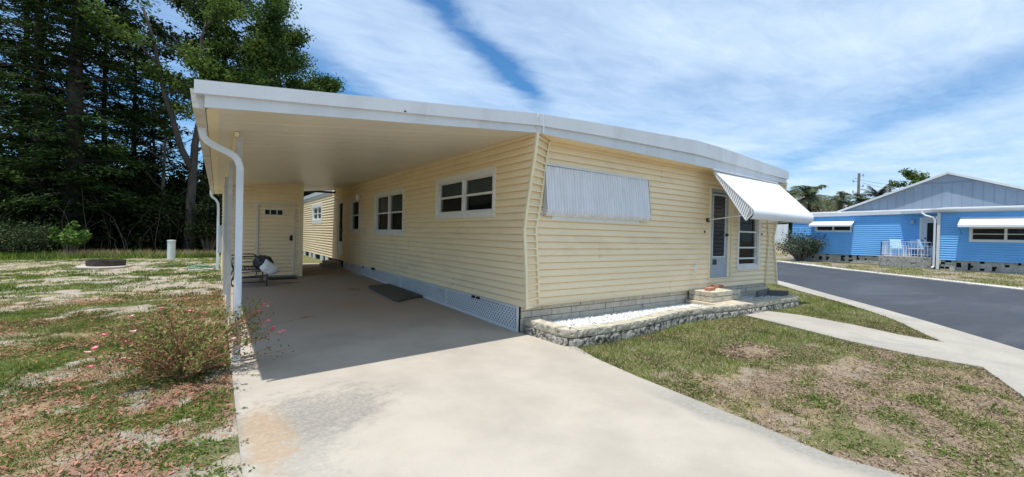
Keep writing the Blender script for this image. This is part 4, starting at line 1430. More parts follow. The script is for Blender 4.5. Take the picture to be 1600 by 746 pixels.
def rocks(name, n, region, z, size, mt_, label, seed=1, cat='gravel'):
    rs = np.random.RandomState(seed)
    c = np.zeros((0, 2))
    while len(c) < n:
        q = np.stack([rs.uniform(region[0], region[1], n), rs.uniform(region[2], region[3], n)], 1)
        inner = np.interp(q[:, 0], [p[0] for p in path[4:15]], [p[1] for p in path[4:15]]) + .17
        q = q[q[:, 1] > inner]; c = np.r_[c, q]
    c = c[:n]
    C = np.c_[c, z + .07 * np.clip(-c[:, 1], 0, .8) + rs.uniform(-.012, .02, n)]
    base = np.array([(1, 0, 0), (0, 1, 0), (-1, 0, 0), (0, -1, 0), (0, 0, 1), (0, 0, -1)], float)
    tri = [(0, 1, 4), (1, 2, 4), (2, 3, 4), (3, 0, 4), (1, 0, 5), (2, 1, 5), (3, 2, 5), (0, 3, 5)]
    V = base[None] * (1 + rs.uniform(-.35, .35, (n, 6, 3))) + rs.uniform(-.25, .25, (n, 6, 3))
    V[:, :, 2] *= .7
    V = V * (size * rs.uniform(.6, 1.5, (n, 1, 1))) + C[:, None, :]
    out = V[:, np.array(tri).ravel(), :].reshape(-1, 3)
    o = np_mesh(name, out, 3, mt_)
    return tag(o, label, cat, kind='stuff')


rocks('white_gravel', 9000, (.22, 4.12, -.9, -.0), .095, .017, GRAVEL, 'white marble chippings filling the planter left of the steps', 2)
rocks('grey_gravel', 2500, (5.40, 6.95, -.8, -.0), .10, .018, GRAVELG, 'blue grey chippings in the small bed right of the steps', 3)
mb = MB(); mb.box(.2, 7.0, -.62, .01, .02, .085); mb.box(.25, 2.2, -.85, -.62, .02, .12); mb.box(4.3, 7.0, -.78, -.62, .02, .1)
tag(mb.build('planter_soil', mat('dark_soil', (.12, .10, .08), .95)), kind='structure')
eb = MB(); eb.bar((7.0, -.32, .25), (6.35, -.36, .215), .05, .12); eb.bar((6.98, -.75, .24), (6.90, -.36, .22), .05, .12)
tag(eb.build('loose_kerb_board', mat('grey_board', (.15, .15, .14), .9)), 'dark grey edging boards lying in the right end of the planter', 'board')

for nm_, c, a, lb in (('brick', (4.47, -.33, .434), .15, 'reddish brick lying on the left end of the top entry step'),
                      ('brick', (5.06, -.15, .434), -.1, 'reddish brick lying on the right end of the top entry step')):
    mb = MB(); mb.obox(c, (math.cos(a), math.sin(a), 0), .15, (-math.sin(a), math.cos(a), 0), .05, (0, 0, 1), .03)
    tag(mb.build(nm_, BRICK, bevel=.005), lb, 'brick', 'bricks on the entry step')

# ------------------------------------------------------------------ left lawn items
gp = gzf(-6.4, 12.4)
mb = MB(); rs = random.Random(9)
ring_ = [(-6.45 + (.62 + rs.uniform(-.05, .08)) * math.cos(a), 12.75 + (.85 + rs.uniform(-.05, .08)) * math.sin(a)) for a in np.linspace(0, 2 * math.pi, 22)[:-1]]
mb.quad(*[(x, y, gp + .03) for x, y in ring_])
for i in range(len(ring_)):
    a = ring_[i]; b = ring_[(i + 1) % len(ring_)]; mb.quad((a[0], a[1], gp - .08), (b[0], b[1], gp - .08), (b[0], b[1], gp + .03), (a[0], a[1], gp + .03))
tag(mb.build('concrete_pad', PADC), 'rough round concrete pad set in the sandy lawn', 'pad')
hb = thing('fire_ring', (-6.42, 12.8, gp + .03), 'low dark rusty metal ring sitting on the concrete pad', 'fire ring')
mb = MB(); n = 28
for i in range(n):
    a = 2 * math.pi * i / n; b = 2 * math.pi * (i + 1) / n
    for (r0, r1, r2, r3) in ((.40, .44, .45, .41),):
        P_ = lambda r, t_, z: (-6.42 + r * math.cos(t_) * 1.02, 12.8 + r * math.sin(t_), gp + z)
        mb.hexa([P_(r0, a, .03), P_(r1, a, .03), P_(r1, b, .03), P_(r0, b, .03), P_(r3, a, .20), P_(r2, a, .20), P_(r2, b, .20), P_(r3, b, .20)])
mb.build('rim', mat('rusty_iron', (.055, .04, .033), .8, .3, 8), hb)

pvc = MB(); gq = gzf(-5.08, 15.9) - .02
pvc.tube([(-5.08, 15.9, gq), (-5.08, 15.9, gq + .70), (-5.08, 15.9, gq + .705), (-5.08, 15.9, gq + .75), (-5.08, 15.9, gq + .76)], [.125, .125, .138, .138, .06], 20)
tag(pvc.build('utility_pedestal', PVC), 'short pale plastic utility post standing at the edge of the woods', 'utility post')

ho = MB(); pts = []
for k in range(34):
    a = k * .28; r = .34 + .10 * math.sin(k * .9)
    pts.append((-4.02 + r * 1.1 * math.cos(a), 11.9 + r * 1.4 * math.sin(a), gzf(-4, 12) + .0 + .012 * (k / 30)))
pts += [(-3.75, 11.0, .14), (-3.62, 10.5, .20), (-3.56, 10.3, .35)]
ho.tube(pts, .014, 6); tag(ho.build('garden_hose', HOSE), 'green garden hose coiled on the sand beside the storage room', 'hose')
ho = MB(); ho.tube([(-4.35, 11.1, .13), (-4.1, 10.9, .14), (-3.9, 10.95, .17), (-3.72, 10.6, .18), (-3.6, 10.5, .35), (-3.56, 10.5, .55)], .02, 6)
tag(ho.build('pale_pipe', HOSEW), 'pale grey pipe running from the storage wall onto the lawn', 'pipe')

# ------------------------------------------------------------------ blue home across the road
bh = thing('blue_mobile_home', (30, 0, .1), 'bright blue lap-sided home with grey gable and white roof edge across the road', 'house')
XA = 28.41; XB = 30.2; YC = .44; ZG = .1
FA = FR_side(XA); FB = FR_side(XB)
WA = (-3.10, -.62, 1.62, 2.42)
mb = MB(); siding(mb, FA, -9, YC, .62, 3.20, [WA], pitch=.125, depth=.02); siding(mb, lambda u, z, d: (u, YC + d, z), XA, XB, .62, 3.2, pitch=.125, depth=.02)
mb.build('front_wall', BLUE, bh, recalc=False)
WB = (4.85, 6.9, 2.12, 2.62); DB = (.62, 1.62, .85, 3.0)
mb = MB(); siding(mb, FB, YC, 8.3, .64, 3.40, [WB, DB], pitch=.125, depth=.02); mb.build('porch_wall', BLUE, bh, recalc=False)
mb = MB(); mb.box(XB, 38, 8.28, 8.3, .64, 3.3); mb.box(37.9, 38, -9, 8.3, .6, 3.3); mb.box(28.42, 38, -9.0, -8.98, .6, 3.3); mb.build('end_wall', BLUE, bh)
window(bh, FA, *WA, cols=2, rows=2, trim=.07, blinds=False)
window(bh, FA, -6.2, -3.9, 1.62, 2.42, cols=2, rows=2, trim=.07, blinds=False)
window(bh, FB, *WB, cols=2, rows=1, trim=.06, blinds=False)
mb = MB(); ring(mb, FB, *DB, .10, -.03, .04, wb=.02); d_b = mb.build('door', TRIMW, bh)
mb = MB(); fbox(mb, FB, DB[0] + .1, DB[1] - .1, DB[2] + .02, 1.25, -.02, .02); fbox(mb, FB, DB[1] - .32, DB[1] - .1, 1.25, DB[3] - .1, -.02, .02); fbox(mb, FB, DB[0] + .1, DB[1] - .32, 2.68, DB[3] - .1, -.02, .02)
mb.build('door_leaf', WHITE, d_b)
mb = MB(); fbox(mb, FB, DB[0] + .1, DB[1] - .32, 1.25, 2.68, -.02, -.01); fbox(mb, FB, DB[0] + .1, DB[1] - .32, 1.72, 1.76, .0, .01); mb.build('pane', INTER, d_b)
mb = MB(); fbox(mb, FB, 1.34, 1.40, 1.75, 1.83, .02, .05); mb.build('handle', BLACK, d_b)
mb = MB(); fbox(mb, FB, 1.85, 2.0, 2.62, 2.86, .02, .14); mb.build('porch_lamp', METER, bh, bevel=.02)
# roof edges
mb = MB(); mb.box(XA - .30, XA - .24, -9.3, YC + .32, 3.20, 3.37); mb.box(XA - .24, XB, YC + .26, YC + .32, 3.20, 3.37); mb.box(XA - .34, XA - .27, -9.3, YC + .34, 3.30, 3.36)
mb.build('fascia', WHITE, bh)
mb = MB()
mb.hexa([(XB - .16, YC + .5, 3.24), (XB + .2, YC + .5, 3.24), (XB + .2, 8.5, 3.12), (XB - .16, 8.5, 3.12), (XB - .16, YC + .5, 3.42), (XB + .2, YC + .5, 3.42), (XB + .2, 8.5, 3.38), (XB - .16, 8.5, 3.38)])
mb.hexa([(28.35, YC + .33, 3.20), (XB - .15, YC + .33, 3.22), (XB - .15, 2.45, 3.22), (28.8, 1.1, 3.20), (28.35, YC + .33, 3.34), (XB - .15, YC + .33, 3.40), (XB - .15, 2.45, 3.40), (28.8, 1.1, 3.34)])
mb.build('eave', WHITE, bh)
mb = MB(); mb.hexa([(XA - .25, -9.3, 3.30), (31, -9.3, 3.5), (31, YC + .3, 3.5), (XA - .25, YC + .3, 3.30), (XA - .25, -9.3, 3.372), (31, -9.3, 3.60), (31, YC + .3, 3.60), (XA - .25, YC + .3, 3.372)])
mb.hexa([(XB - .1, YC + .3, 3.40), (31, YC + .3, 3.52), (31, 8.4, 3.48), (XB - .1, 8.4, 3.37), (XB - .1, YC + .3, 3.44), (31, YC + .3, 3.56), (31, 8.4, 3.52), (XB - .1, 8.4, 3.40)])
mb.box(XA - .2, XB, -9, YC + .25, 3.16, 3.21)
mb.build('roof', ROOFG, bh)
# gable
AY, AZ = .64, 5.50; BY = 5.75; CY = -4.5; BZ = 3.45
mb = MB()
mb.hexa([(31, CY, BZ), (31.1, CY, BZ), (31.1, BY, BZ), (31, BY, BZ), (31, AY - .01, AZ), (31.1, AY - .01, AZ), (31.1, AY + .01, AZ), (31, AY + .01, AZ)])
mb.build('gable', BGREY, bh)
BATT = mat('batten_grey', (.225, .28, .35), .6)
y = CY + .5
while y < BY - .3:
    zt = AZ - (abs(y - AY) / ((BY - AY) if y > AY else (AY - CY))) * (AZ - BZ)
    zt = min(zt, 5.02)
    mb = MB(); mb.box(30.99, 31.0, y, y + .02, BZ, zt - .06); mb.build('gable_batten', BATT, bh); y += .405
mb = MB(); mb.box(30.97, 31.0, AY - 1.1, AY + 1.1, 5.01, 5.05); mb.build('gable_rail', BATT, bh)
mb = MB()
for yy, sgn in ((BY, 1), (CY, -1)):
    mb.bar((30.9, yy + sgn * .15, BZ + .03), (30.9, AY, AZ + .09), .26, .11, (0, 0, 1))
mb.build('rake_trim', WHITE, bh)
mb = MB()
mb.hexa([(31.0, BY + .1, BZ + .0), (38, BY + .1, BZ + .0), (38, AY, AZ + .05), (31.0, AY, AZ + .05), (31.0, BY + .1, BZ + .06), (38, BY + .1, BZ + .06), (38, AY, AZ + .11), (31.0, AY, AZ + .11)])
mb.hexa([(31.0, CY - .1, BZ + .0), (38, CY - .1, BZ + .0), (38, AY, AZ + .05), (31.0, AY, AZ + .05), (31.0, CY - .1, BZ + .06), (38, CY - .1, BZ + .06), (38, AY, AZ + .11), (31.0, AY, AZ + .11)])
mb.build('gable_roof', ROOFG, bh)
# post + downspout at the corner
mb = MB(); mb.box(XA - .16, XA - .04, YC + .0, YC + .12, ZG, 3.25); mb.build('corner_post', WHITE, bh)
mb = MB(); mb.tube([(XA - .28, YC + .75, 3.26), (XA - .28, YC + .72, 3.15), (XA - .26, YC + .55, 3.0), (XA - .22, YC + .26, 2.90), (XA - .2, YC + .2, 2.7), (XA - .2, YC + .2, ZG + .15), (XA - .32, YC + .26, ZG + .06)], .05, 8)
mb.build('downspout', WHITE, bh)


def bawn(name, fr, u0, u1, zt, zb, out, parent):
    mb = MB(); n = 8
    pr = [(0.02, zt), (out * .5, zt - (zt - zb) * .40), (out * .85, zt - (zt - zb) * .62), (out, zb + .12), (out, zb), (out - .04, zb)]
    for a, b in zip(pr[:-1], pr[1:]):
        mb.quad(fr(u0, a[1], a[0]), fr(u1, a[1], a[0]), fr(u1, b[1], b[0]), fr(u0, b[1], b[0]))
    for u in (u0, u1):
        mb.quad(fr(u, zt, .02), *[fr(u, q[1], q[0]) for q in pr[1:]])
    o = mb.build(name, AWN_OPEN, parent, recalc=False)
    mb = MB()
    for u in (u0 + .05, u1 - .05):
        mb.bar(fr(u, zb + .02, out - .03), fr(u, zb - .35, .03), .015, .015)
    mb.build('arm', DARKM, o)


bawn('window_awning', FA, -3.35, -.30, 2.90, 2.36, .75, bh)
bawn('window_awning', FA, -6.5, -3.7, 2.90, 2.36, .75, bh)
bawn('window_awning', FB, 4.72, 7.1, 2.86, 2.48, .55, bh)
# open-cored block skirts
def holes(fr, u0, u1, z0, z1, seed, parent):
    rs = random.Random(seed); mb = MB(); hb_ = MB()
    z = z0; k = 0; hh = .12
    while z < z1 - .02:
        zz = min(z + hh, z1); u = u0 + (k % 2) * .2
        mbx = u0
        while mbx < u1:
            e = min(mbx + .42, u1)
            if rs.random() < .42 and k > 0:
                hw = rs.uniform(.10, .24)
                fbox(mb, fr, mbx + .004, e - hw, z + .003, zz - .003, -.12, rs.uniform(-.006, .006))
            else:
                fbox(mb, fr, mbx + .004, e - .004, z + .003, zz - .003, -.12, rs.uniform(-.006, .006))
            mbx = e
        z = zz; k += 1
    mb.build('block_skirt', BLOCKG, parent)
    fbox(hb_, fr, u0, u1, z0, z1, -.18, -.10); hb_.build('skirt_void', BLACK, parent)


holes(FR_side(XA + .04), -9, YC - .02, .02, .62, 6, bh)
holes(FR_side(XB + .04), 2.9, 8.2, .1, .64, 8, bh)

# deck
dk = thing('stone_deck', (29.4, 1.8, .1), 'small stone-faced porch deck with metal railing at the blue home door', 'porch')
mb = MB(); rs = random.Random(3)
z = .06
while z < .66:
    u = .75 - rs.random() * .2
    while u < 3.08:
        e = min(u + rs.uniform(.18, .38), 3.08)
        fbox(mb, FR_side(28.62), max(u, .75) + .005, e - .005, z + .004, z + .078, -.2, rs.uniform(0, .03)); u = e
    z += .082
mb.build('stone_face', mat('veneer_stone', (.40, .38, .35), .9, .3, 6, dirt=(.15, .14, .13), dirt_amt=.6, dirt_scale=6), dk)
mb = MB(); mb.box(28.66, 30.16, .72, 3.06, .62, .72); mb.box(28.70, 30.1, .8, 3.0, .05, .62); mb.build('deck_slab', CONCF, dk)
mb = MB()
def rail(a, b):
    for zz in (1.55, .84): mb.bar((a[0], a[1], zz), (b[0], b[1], zz), .03, .03)
    n = int(math.hypot(b[0] - a[0], b[1] - a[1]) / .13)
    for i in range(n + 1):
        t_ = i / n; x = a[0] + (b[0] - a[0]) * t_; y = a[1] + (b[1] - a[1]) * t_
        w_ = .035 if i % 6 == 0 else .014
        mb.box(x - w_ / 2, x + w_ / 2, y - w_ / 2, y + w_ / 2, .72, 1.55)
rail((28.72, 2.98), (28.72, .85)); rail((28.72, 2.98), (30.1, 2.98))
mb.build('railing', RAILM, dk)


def patio_chair(x, y, a, label):
    r = thing('patio_chair', (x, y, .722), label, 'chair', 'chairs on the blue home porch')
    R_ = Matrix.Rotation(a, 3, 'Z')
    def T(p): q = R_ @ Vector(p); return (q.x + x, q.y + y, q.z + .722)
    mb = MB(); mb.hexa([T(p) for p in ((-.26, -.26, .38), (.26, -.26, .42), (.26, .26, .42), (-.26, .26, .38), (-.26, -.26, .41), (.26, -.26, .45), (.26, .26, .45), (-.26, .26, .41))]); mb.build('seat', CHAIRB, r)
    mb = MB()
    for k in range(6):
        s0 = -.25 + k * .085
        mb.hexa([T(p) for p in ((-.27, s0, .42), (-.24, s0, .42), (-.24, s0 + .07, .42), (-.27, s0 + .07, .42), (-.48, s0 - .02, .98), (-.45, s0 - .02, .98), (-.45, s0 + .06, .98), (-.48, s0 + .06, .98))])
    mb.build('backrest', CHAIRB, r)
    for sy in (-1, 1):
        mb = MB(); mb.bar(T((-.34, sy * .29, .62)), T((.28, sy * .29, .60)), .05, .03); mb.build('armrest', CHAIRB, r)
        for sx in (-.24, .24):
            mb = MB(); mb.bar(T((sx, sy * .28, 0)), T((sx * .95, sy * .27, .60)), .035, .035, (0, 1, 0)); mb.build('leg', RAILM, r)


patio_chair(29.45, 2.45, math.radians(200), 'pale blue patio chair at the left end of the porch railing')
patio_chair(29.7, 1.75, math.radians(180), 'pale blue patio chair against the wall behind the small white table')
patio_chair(29.2, .98, math.radians(255), 'pale blue patio chair tipped back beside the white downspout')
tb = thing('side_table', (29.05, 1.5, .722), 'small white side table between the pale blue porch chairs', 'table')
mb = MB(); mb.box(28.83, 29.27, 1.22, 1.78, 1.15, 1.19); mb.build('tabletop', RAILM, tb, bevel=.01)
for sx in (28.86, 29.24):
    for sy in (1.25, 1.75):
        mb = MB(); mb.box(sx - .02, sx + .02, sy - .02, sy + .02, .722, 1.15); mb.build('leg', RAILM, tb)

# white building far behind, left of the blue home
wb_ = thing('white_fence', (41.5, 16, 1), 'plain white fence wall seen beyond the grass left of the blue home', 'fence')
mb = MB()
zz = gzf(41.5, 16)
for i in range(14):
    y = 13.1 + i * .5
    mb.box(41.5, 41.55, y + .006, y + .494, zz - .1, zz + 1.85)
mb.build('panel', FENCEW, wb_)
for i in range(5):
    mb = MB(); mb.box(41.42, 41.5, 13.1 + i * 1.7, 13.2 + i * 1.7, zz - .1, zz + 1.9)
    mb.build('post', FENCEW, wb_)

# brown roofed house behind the palms
br = thing('brown_roof_house', (53, 15, 0), 'distant house with a low brown roof behind the palm fronds', 'house')
mb = MB(); mb.box(50.4, 58, 11, 25, 0, 4.3); mb.build('wall', mat('tan_wall', (.35, .31, .27), .8), br)
mb = MB(); mb.hexa([(49.6, 10.2, 4.25), (59, 10.2, 4.25), (59, 26, 4.25), (49.6, 26, 4.25), (53.5, 13.5, 6.0), (55, 13.5, 6.0), (55, 23, 6.0), (53.5, 23, 6.0)]); mb.build('roof', BROWNR, br)
mb = MB(); mb.box(49.5, 49.6, 10.1, 26.1, 4.15, 4.33); mb.build('fascia', WHITE, br)

# utility poles and wires
for (x, y, H, lb) in ((70, 15.8, 11.2, 'taller grey wooden utility pole with insulators rising above the palms'), (78, 14.3, 10.9, 'shorter grey utility pole rising behind the dark fan palm beside the gable')):
    up_ = thing('utility_pole', (x, y, 0), lb, 'utility pole', 'utility poles behind the blue home')
    mb = MB(); mb.tube([(x, y, 0), (x, y - .05, H)], [.22, .15], 10); mb.build('pole', WOODP, up_)
    mb = MB()
    for k in range(5):
        zz = H - .4 - k * .75; s_ = 1 if k % 2 else -1
        mb.bar((x, y, zz), (x - .1, y + s_ * .55, zz + .05), .06, .06); mb.tube([(x - .1, y + s_ * .55, zz - .1), (x - .1, y + s_ * .55, zz + .25)], .09, 6)
    mb.build('insulator', METER, up_)
wr = MB()
for dz, dy in ((.6, .5), (1.4, -.5), (2.6, .3)):
    pts = [(70 + 8 * t_, 15.8 - 1.5 * t_ + dy, 11.2 - dz - .3 * t_ - 0.5 * 4 * t_ * (1 - t_) * .2) for t_ in np.linspace(0, 1, 8)]
    wr.tube(pts, .02, 4)
    pts = [(78 + 30 * t_, 14.3 - 22 * t_ + dy, 10.9 - dz - 1.2 * 4 * t_ * (1 - t_)) for t_ in np.linspace(0, 1, 14)]
    wr.tube(pts, .02, 4)
tag(wr.build('overhead_wires', DARKM), 'thin dark wires running between the utility poles', 'wires')


# ------------------------------------------------------------------ trees
def tint_clump(C, rs, sc=1.0, jitter=.25, zlo=None, zhi=None):
    n = fbm(C[:, 0] + C[:, 2] * .7, C[:, 1] + C[:, 2] * .9, sc, 3, 13)
    return np.clip((n - .5) * 2.2 + .45 + rs.normal(0, jitter, len(C)), 0, 1)


def broadleaf(name, loc, H, r0, label, cat='tree', group=None, spread=3.5, first=.35, seed=1, leafmat=None, bark=None, nleaf=20000, lsize=.15, fork=None, lean=(0, 0), clump=.55, limbs=9, parent_name=('trunk', 'crown')):
    rs = random.Random(seed); nrs = np.random.RandomState(seed)
    root = thing(name, loc, label, cat, group)
    mb = MB(); tips = []
    base = Vector(loc)
    pts = []; rr = []
    n = 9
    for i in range(n + 1):
        t_ = i / n
        pts.append(base + Vector((lean[0] * t_ + rs.uniform(-.12, .12) * (t_ > 0), lean[1] * t_ + rs.uniform(-.12, .12) * (t_ > 0), H * .88 * t_)))
        rr.append(r0 * (1 - .82 * t_) + (.25 * r0 if i == 0 else 0))
    mb.tube(pts, rr, 9)
    tips.append((pts[-1], 1.0))
    stems = [pts]
    if fork:
        p2 = [pts[k] for k in range(4)]
        for i in range(4, n + 1):
            f = (i - 3) / (n - 3)
            p2.append(pts[3] + Vector((fork * f ** .8, -.3 * f, H * .80 * f * .68)) + Vector((rs.uniform(-.08, .08), rs.uniform(-.08, .08), 0)))
        mb.tube(p2[3:], [r0 * .62 * (1 - .11 * k) for k in range(len(p2) - 3)], 8)
        stems.append(p2); tips.append((p2[-1], 1.0))
    def pt(t_, pts=pts):
        k = min(int(t_ * n), n - 1); f = t_ * n - k
        return pts[k].lerp(pts[k + 1], f)
    for L in range(limbs):
        t_ = first + (0.97 - first) * (L + rs.random() * .6) / limbs
        p0 = pt(t_, stems[L % len(stems)]); az = L * 2.4 + rs.uniform(-.5, .5)
        ln = spread * (1.05 - .55 * (t_ - first) / (1 - first)) * rs.uniform(.75, 1.15)
        el = rs.uniform(.15, .75)
        d = Vector((math.cos(az) * math.cos(el), math.sin(az) * math.cos(el), math.sin(el)))
        lp = [p0]; cur = p0.copy()
        for k in range(5):
            d2 = (d + Vector((rs.uniform(-.25, .25), rs.uniform(-.25, .25), rs.uniform(-.05, .3)))).normalized()
            cur = cur + d2 * ln / 5; lp.append(cur.copy())
            if k >= 1:
                for q in range(2):
                    sd_ = (d2 + Vector((rs.uniform(-1, 1), rs.uniform(-1, 1), rs.uniform(-.3, .8)))).normalized()
                    e = cur + sd_ * ln * rs.uniform(.18, .36)
                    mid_ = (cur + e) / 2 + Vector((0, 0, rs.uniform(-.05, .15)))
                    mb.tube([cur, mid_, e], [r0 * .10, r0 * .07, r0 * .03], 5, cap=False)
                    tips.append((e, .75)); tips.append((mid_, .45))
        rb = r0 * .42 * (1 - t_ * .5)
        mb.tube(lp, [rb, rb * .8, rb * .62, rb * .45, rb * .3, rb * .15], 6, cap=False)
        tips.append((lp[-1], 1.0))
    mb.build(parent_name[0], bark or BARKG, root, recalc=False, smooth=True)
    T = np.array([[*t_[0]] for t_ in tips]); W_ = np.array([t_[1] for t_ in tips])
    idx = nrs.choice(len(T), nleaf, p=W_ / W_.sum())
    dv = nrs.normal(size=(nleaf, 3)); dv = unit(dv) * (nrs.rand(nleaf, 1) ** .45)
    # uneven clump radii
    rad = (clump * nrs.uniform(.55, 1.35, len(T)))[idx][:, None]
    C = T[idx] + dv * rad * np.array([1.15, 1.15, .75])
    C = C[C[:, 2] > base.z + .3]
    v = leaf_cards(C, lsize, .55, .25, rs=nrs)
    np_mesh(parent_name[1], v, 4, leafmat or LF_OAK, root, tint_clump(C, nrs, 1.1))
    return root


def cedar(loc, H, r0, label, seed, spread=3.2, n=24000, first=.10, leafmat=None, gap=.42):
    rs = random.Random(seed); nrs = np.random.RandomState(seed)
    root = thing('evergreen_tree', loc, label, 'tree', 'tall trees at the edge of the woods')
    base = Vector(loc); mb = MB()
    pts = [base + Vector((rs.uniform(-.06, .06), rs.uniform(-.06, .06), H * i / 8)) for i in range(9)]
    mb.tube(pts, [r0 * (1.15 if i == 0 else 1 - .11 * i) for i in range(9)], 10)
    Cs = []; Ds = []
    z = H * first; az = rs.random() * 6
    while z < H * .98:
        t_ = z / H
        L = spread * (1 - .62 * t_) * rs.uniform(.55, 1.15)
        az += 2.4 + rs.uniform(-.4, .4)
        d = Vector((math.cos(az), math.sin(az), rs.uniform(.0, .28)))
        p0 = base + Vector((0, 0, z)); P_ = [p0]
        for k in range(1, 5):
            f = k / 4
            P_.append(p0 + d * L * f + Vector((rs.uniform(-.1, .1), rs.uniform(-.1, .1), -.22 * L * f * f + rs.uniform(-.06, .06))))
        mb.tube(P_, [r0 * .16, r0 * .12, r0 * .09, r0 * .06, r0 * .03], 5, cap=False)
        m_ = int(60 + 70 * L)
        f = nrs.rand(m_) ** .7
        arr = np.array([[*p] for p in P_])
        c = np.stack([np.interp(f * 4, range(5), arr[:, j]) for j in range(3)], 1)
        side = nrs.normal(size=(m_, 3)) * np.array([.34, .34, .09]) * (0.45 + .55 * L / spread)
        c = c + side; c[:, 2] -= np.abs(nrs.normal(0, .09, m_))
        Cs.append(c); Ds.append(np.tile([d.x, d.y, -.25], (m_, 1)))
        z += gap * rs.uniform(.35, .9) * .42
    C = np.concatenate(Cs); D = np.concatenate(Ds)
    gapn = fbm(C[:, 0] * .8 + C[:, 2] * .5 + seed, C[:, 1] * .5 + C[:, 2] * 1.5, .62, 3, seed)
    kk = gapn > .44 - .12 * (C[:, 2] < 5.5); C = C[kk]; D = D[kk]
    if len(C) > n:
        k = nrs.choice(len(C), n, replace=False); C = C[k]; D = D[k]
    mb.build('trunk', BARK, root, recalc=False, smooth=True)
    v = leaf_cards(C, .24, .26, .35, dirs=D, rs=nrs)
    np_mesh('crown', v, 4, leafmat or LF_CEDAR, root, tint_clump(C, nrs, .8, .2))
    return root


G = lambda x, y: gzf(x, y) - .05
cedar((-13.4, 25.5, .1), 17, .28, 'dark evergreen cut by the left edge of the photo', 21, 3.6)
cedar((-11.9, 27.5, .1), 18, .24, 'thinner dark evergreen just inside the left edge', 22, 3.2)
cedar((-10.3, 23.0, .15), 17.5, .30, 'thick-trunked dark evergreen, second trunk from the left edge', 23, 3.4)
cedar((-8.92, 22.0, .15), 18, .40, 'widest dark evergreen trunk, behind the low fire ring', 24, 3.6, 27000)
cedar((-8.35, 24.3, .15), 17, .15, 'slender straight evergreen just right of the widest trunk', 25, 2.7)
cedar((-7.6, 27.0, .1), 12.5, .2, 'dark evergreen filling the gap left of the forked tree', 26, 3.0, first=.05)
cedar((-6.6, 25.5, .1), 9.0, .14, 'shorter dark evergreen left of the forked tree', 27, 2.6, first=.05)
broadleaf('forked_tree', (-4.75, 21.0, .15), 13.5, .24, 'grey-trunked forked broadleaf tree just left of the carport roof', group='tall trees at the edge of the woods', spread=2.8, first=.40, fork=-1.9, lean=(.5, 0), seed=31, nleaf=11000, limbs=11, clump=.5, lsize=.15)
broadleaf('pine_tree', (-4.3, 25.0, .1), 17.5, .22, 'tall bare-stemmed pine rising above the carport gutter', group='tall trees at the edge of the woods', spread=3.2, first=.50, seed=33, nleaf=11000, limbs=12, clump=.55, lsize=.2, leafmat=LF_PINE, bark=BARK)
broadleaf('pine_tree', (-3.4, 24.0, .1), 17.5, .20, 'second tall pine stem, right of the first above the carport gutter', group='tall trees at the edge of the woods', spread=3.2, first=.42, seed=34, nleaf=9000, limbs=12, clump=.55, lsize=.2, leafmat=LF_PINE, bark=BARK)
broadleaf('oak_tree', (-2.1, 22.3, .15), 15.2, .25, 'dense green oak crown above the left half of the carport roof', group='tall trees at the edge of the woods', spread=3.1, first=.45, seed=35, nleaf=26000, limbs=14, clump=.75, lsize=.16)
broadleaf('oak_tree', (-.6, 25.5, .1), 15.6, .22, 'oak behind the dense crown, ending where the blue sky begins', group='tall trees at the edge of the woods', spread=2.7, first=.42, seed=36, nleaf=26000, limbs=12, clump=.75, lsize=.16)
broadleaf('oak_tree', (1.15, 24.0, .1), 12.3, .20, 'lower rounded oak crown stepping down over the carport roof', group='tall trees at the edge of the woods', spread=2.6, first=.42, seed=37, nleaf=27000, limbs=12, clump=.7, lsize=.15)
broadleaf('dead_tree', (-5.9, 23.0, .15), 8.4, .13, 'pale thin half-dead tree between the evergreens and the forked tree', group='tall trees at the edge of the woods', spread=2.2, first=.35, seed=38, nleaf=700, limbs=9, clump=.4, lsize=.12, bark=TWIG, leafmat=LF_UNDER)

# understory
nrs = np.random.RandomState(5)
def cloud(n, x0, x1, y0, y1, zf, seed, thin=.42, vs=.8):
    rs = np.random.RandomState(seed)
    C = np.stack([rs.uniform(x0, x1, n), rs.uniform(y0, y1, n), rs.rand(n) ** 1.15], 1)
    top_ = zf(C[:, 0], C[:, 1]); C[:, 2] = C[:, 2] * top_ + .05
    k = fbm(C[:, 0] + C[:, 2] * .35, C[:, 1] * .8 + C[:, 2] * 1.1, vs, 3, 3) > thin
    return C[k]
C = cloud(70000, -24, 3.2, 20.6, 25.5, lambda x, y: 1.6 + 2.4 * fbm(x, y, .45, 3, 8) + (y - 20.6) * .55, 51, .36)
o = np_mesh('underbrush', leaf_cards(C, .20, .5, .2, rs=nrs), 4, LF_UNDER, None, tint_clump(C, nrs, .7, .25)); tag(o, 'tangled dark undergrowth below the tall trees', 'undergrowth', kind='stuff')
C = cloud(60000, -34, 7, 28, 36, lambda x, y: 3.4 + 2.6 * fbm(x, y, .3, 3, 4), 52, .30, .5)
o = np_mesh('distant_woods', leaf_cards(C, .42, .6, .2, rs=nrs), 4, LF_UNDER, None, tint_clump(C, nrs, .5, .25)); tag(o, 'dark mass of woods filling in behind the tall trees', 'woods', kind='stuff')
tw = MB(); rs = random.Random(61)
for i in range(110):
    x = rs.uniform(-15, 0); y = rs.uniform(20.2, 21.6); z = .1
    h_ = rs.uniform(.5, 3.6); a = rs.uniform(-1, 1); b = rs.uniform(-.6, .4)
    p = [(x, y, z)]
    for k in range(1, 6):
        f = k / 5; p.append((x + a * h_ * .5 * f * f + rs.uniform(-.08, .08), y + b * .5 * f, z + h_ * f * (1 - .25 * f * abs(a))))
    tw.tube(p, [.016, .013, .011, .008, .006, .003], 4, cap=False)
tag(tw.build('bare_twigs', TWIG, recalc=False), 'thin bare twigs and vines at the front of the undergrowth', 'twigs', kind='stuff')

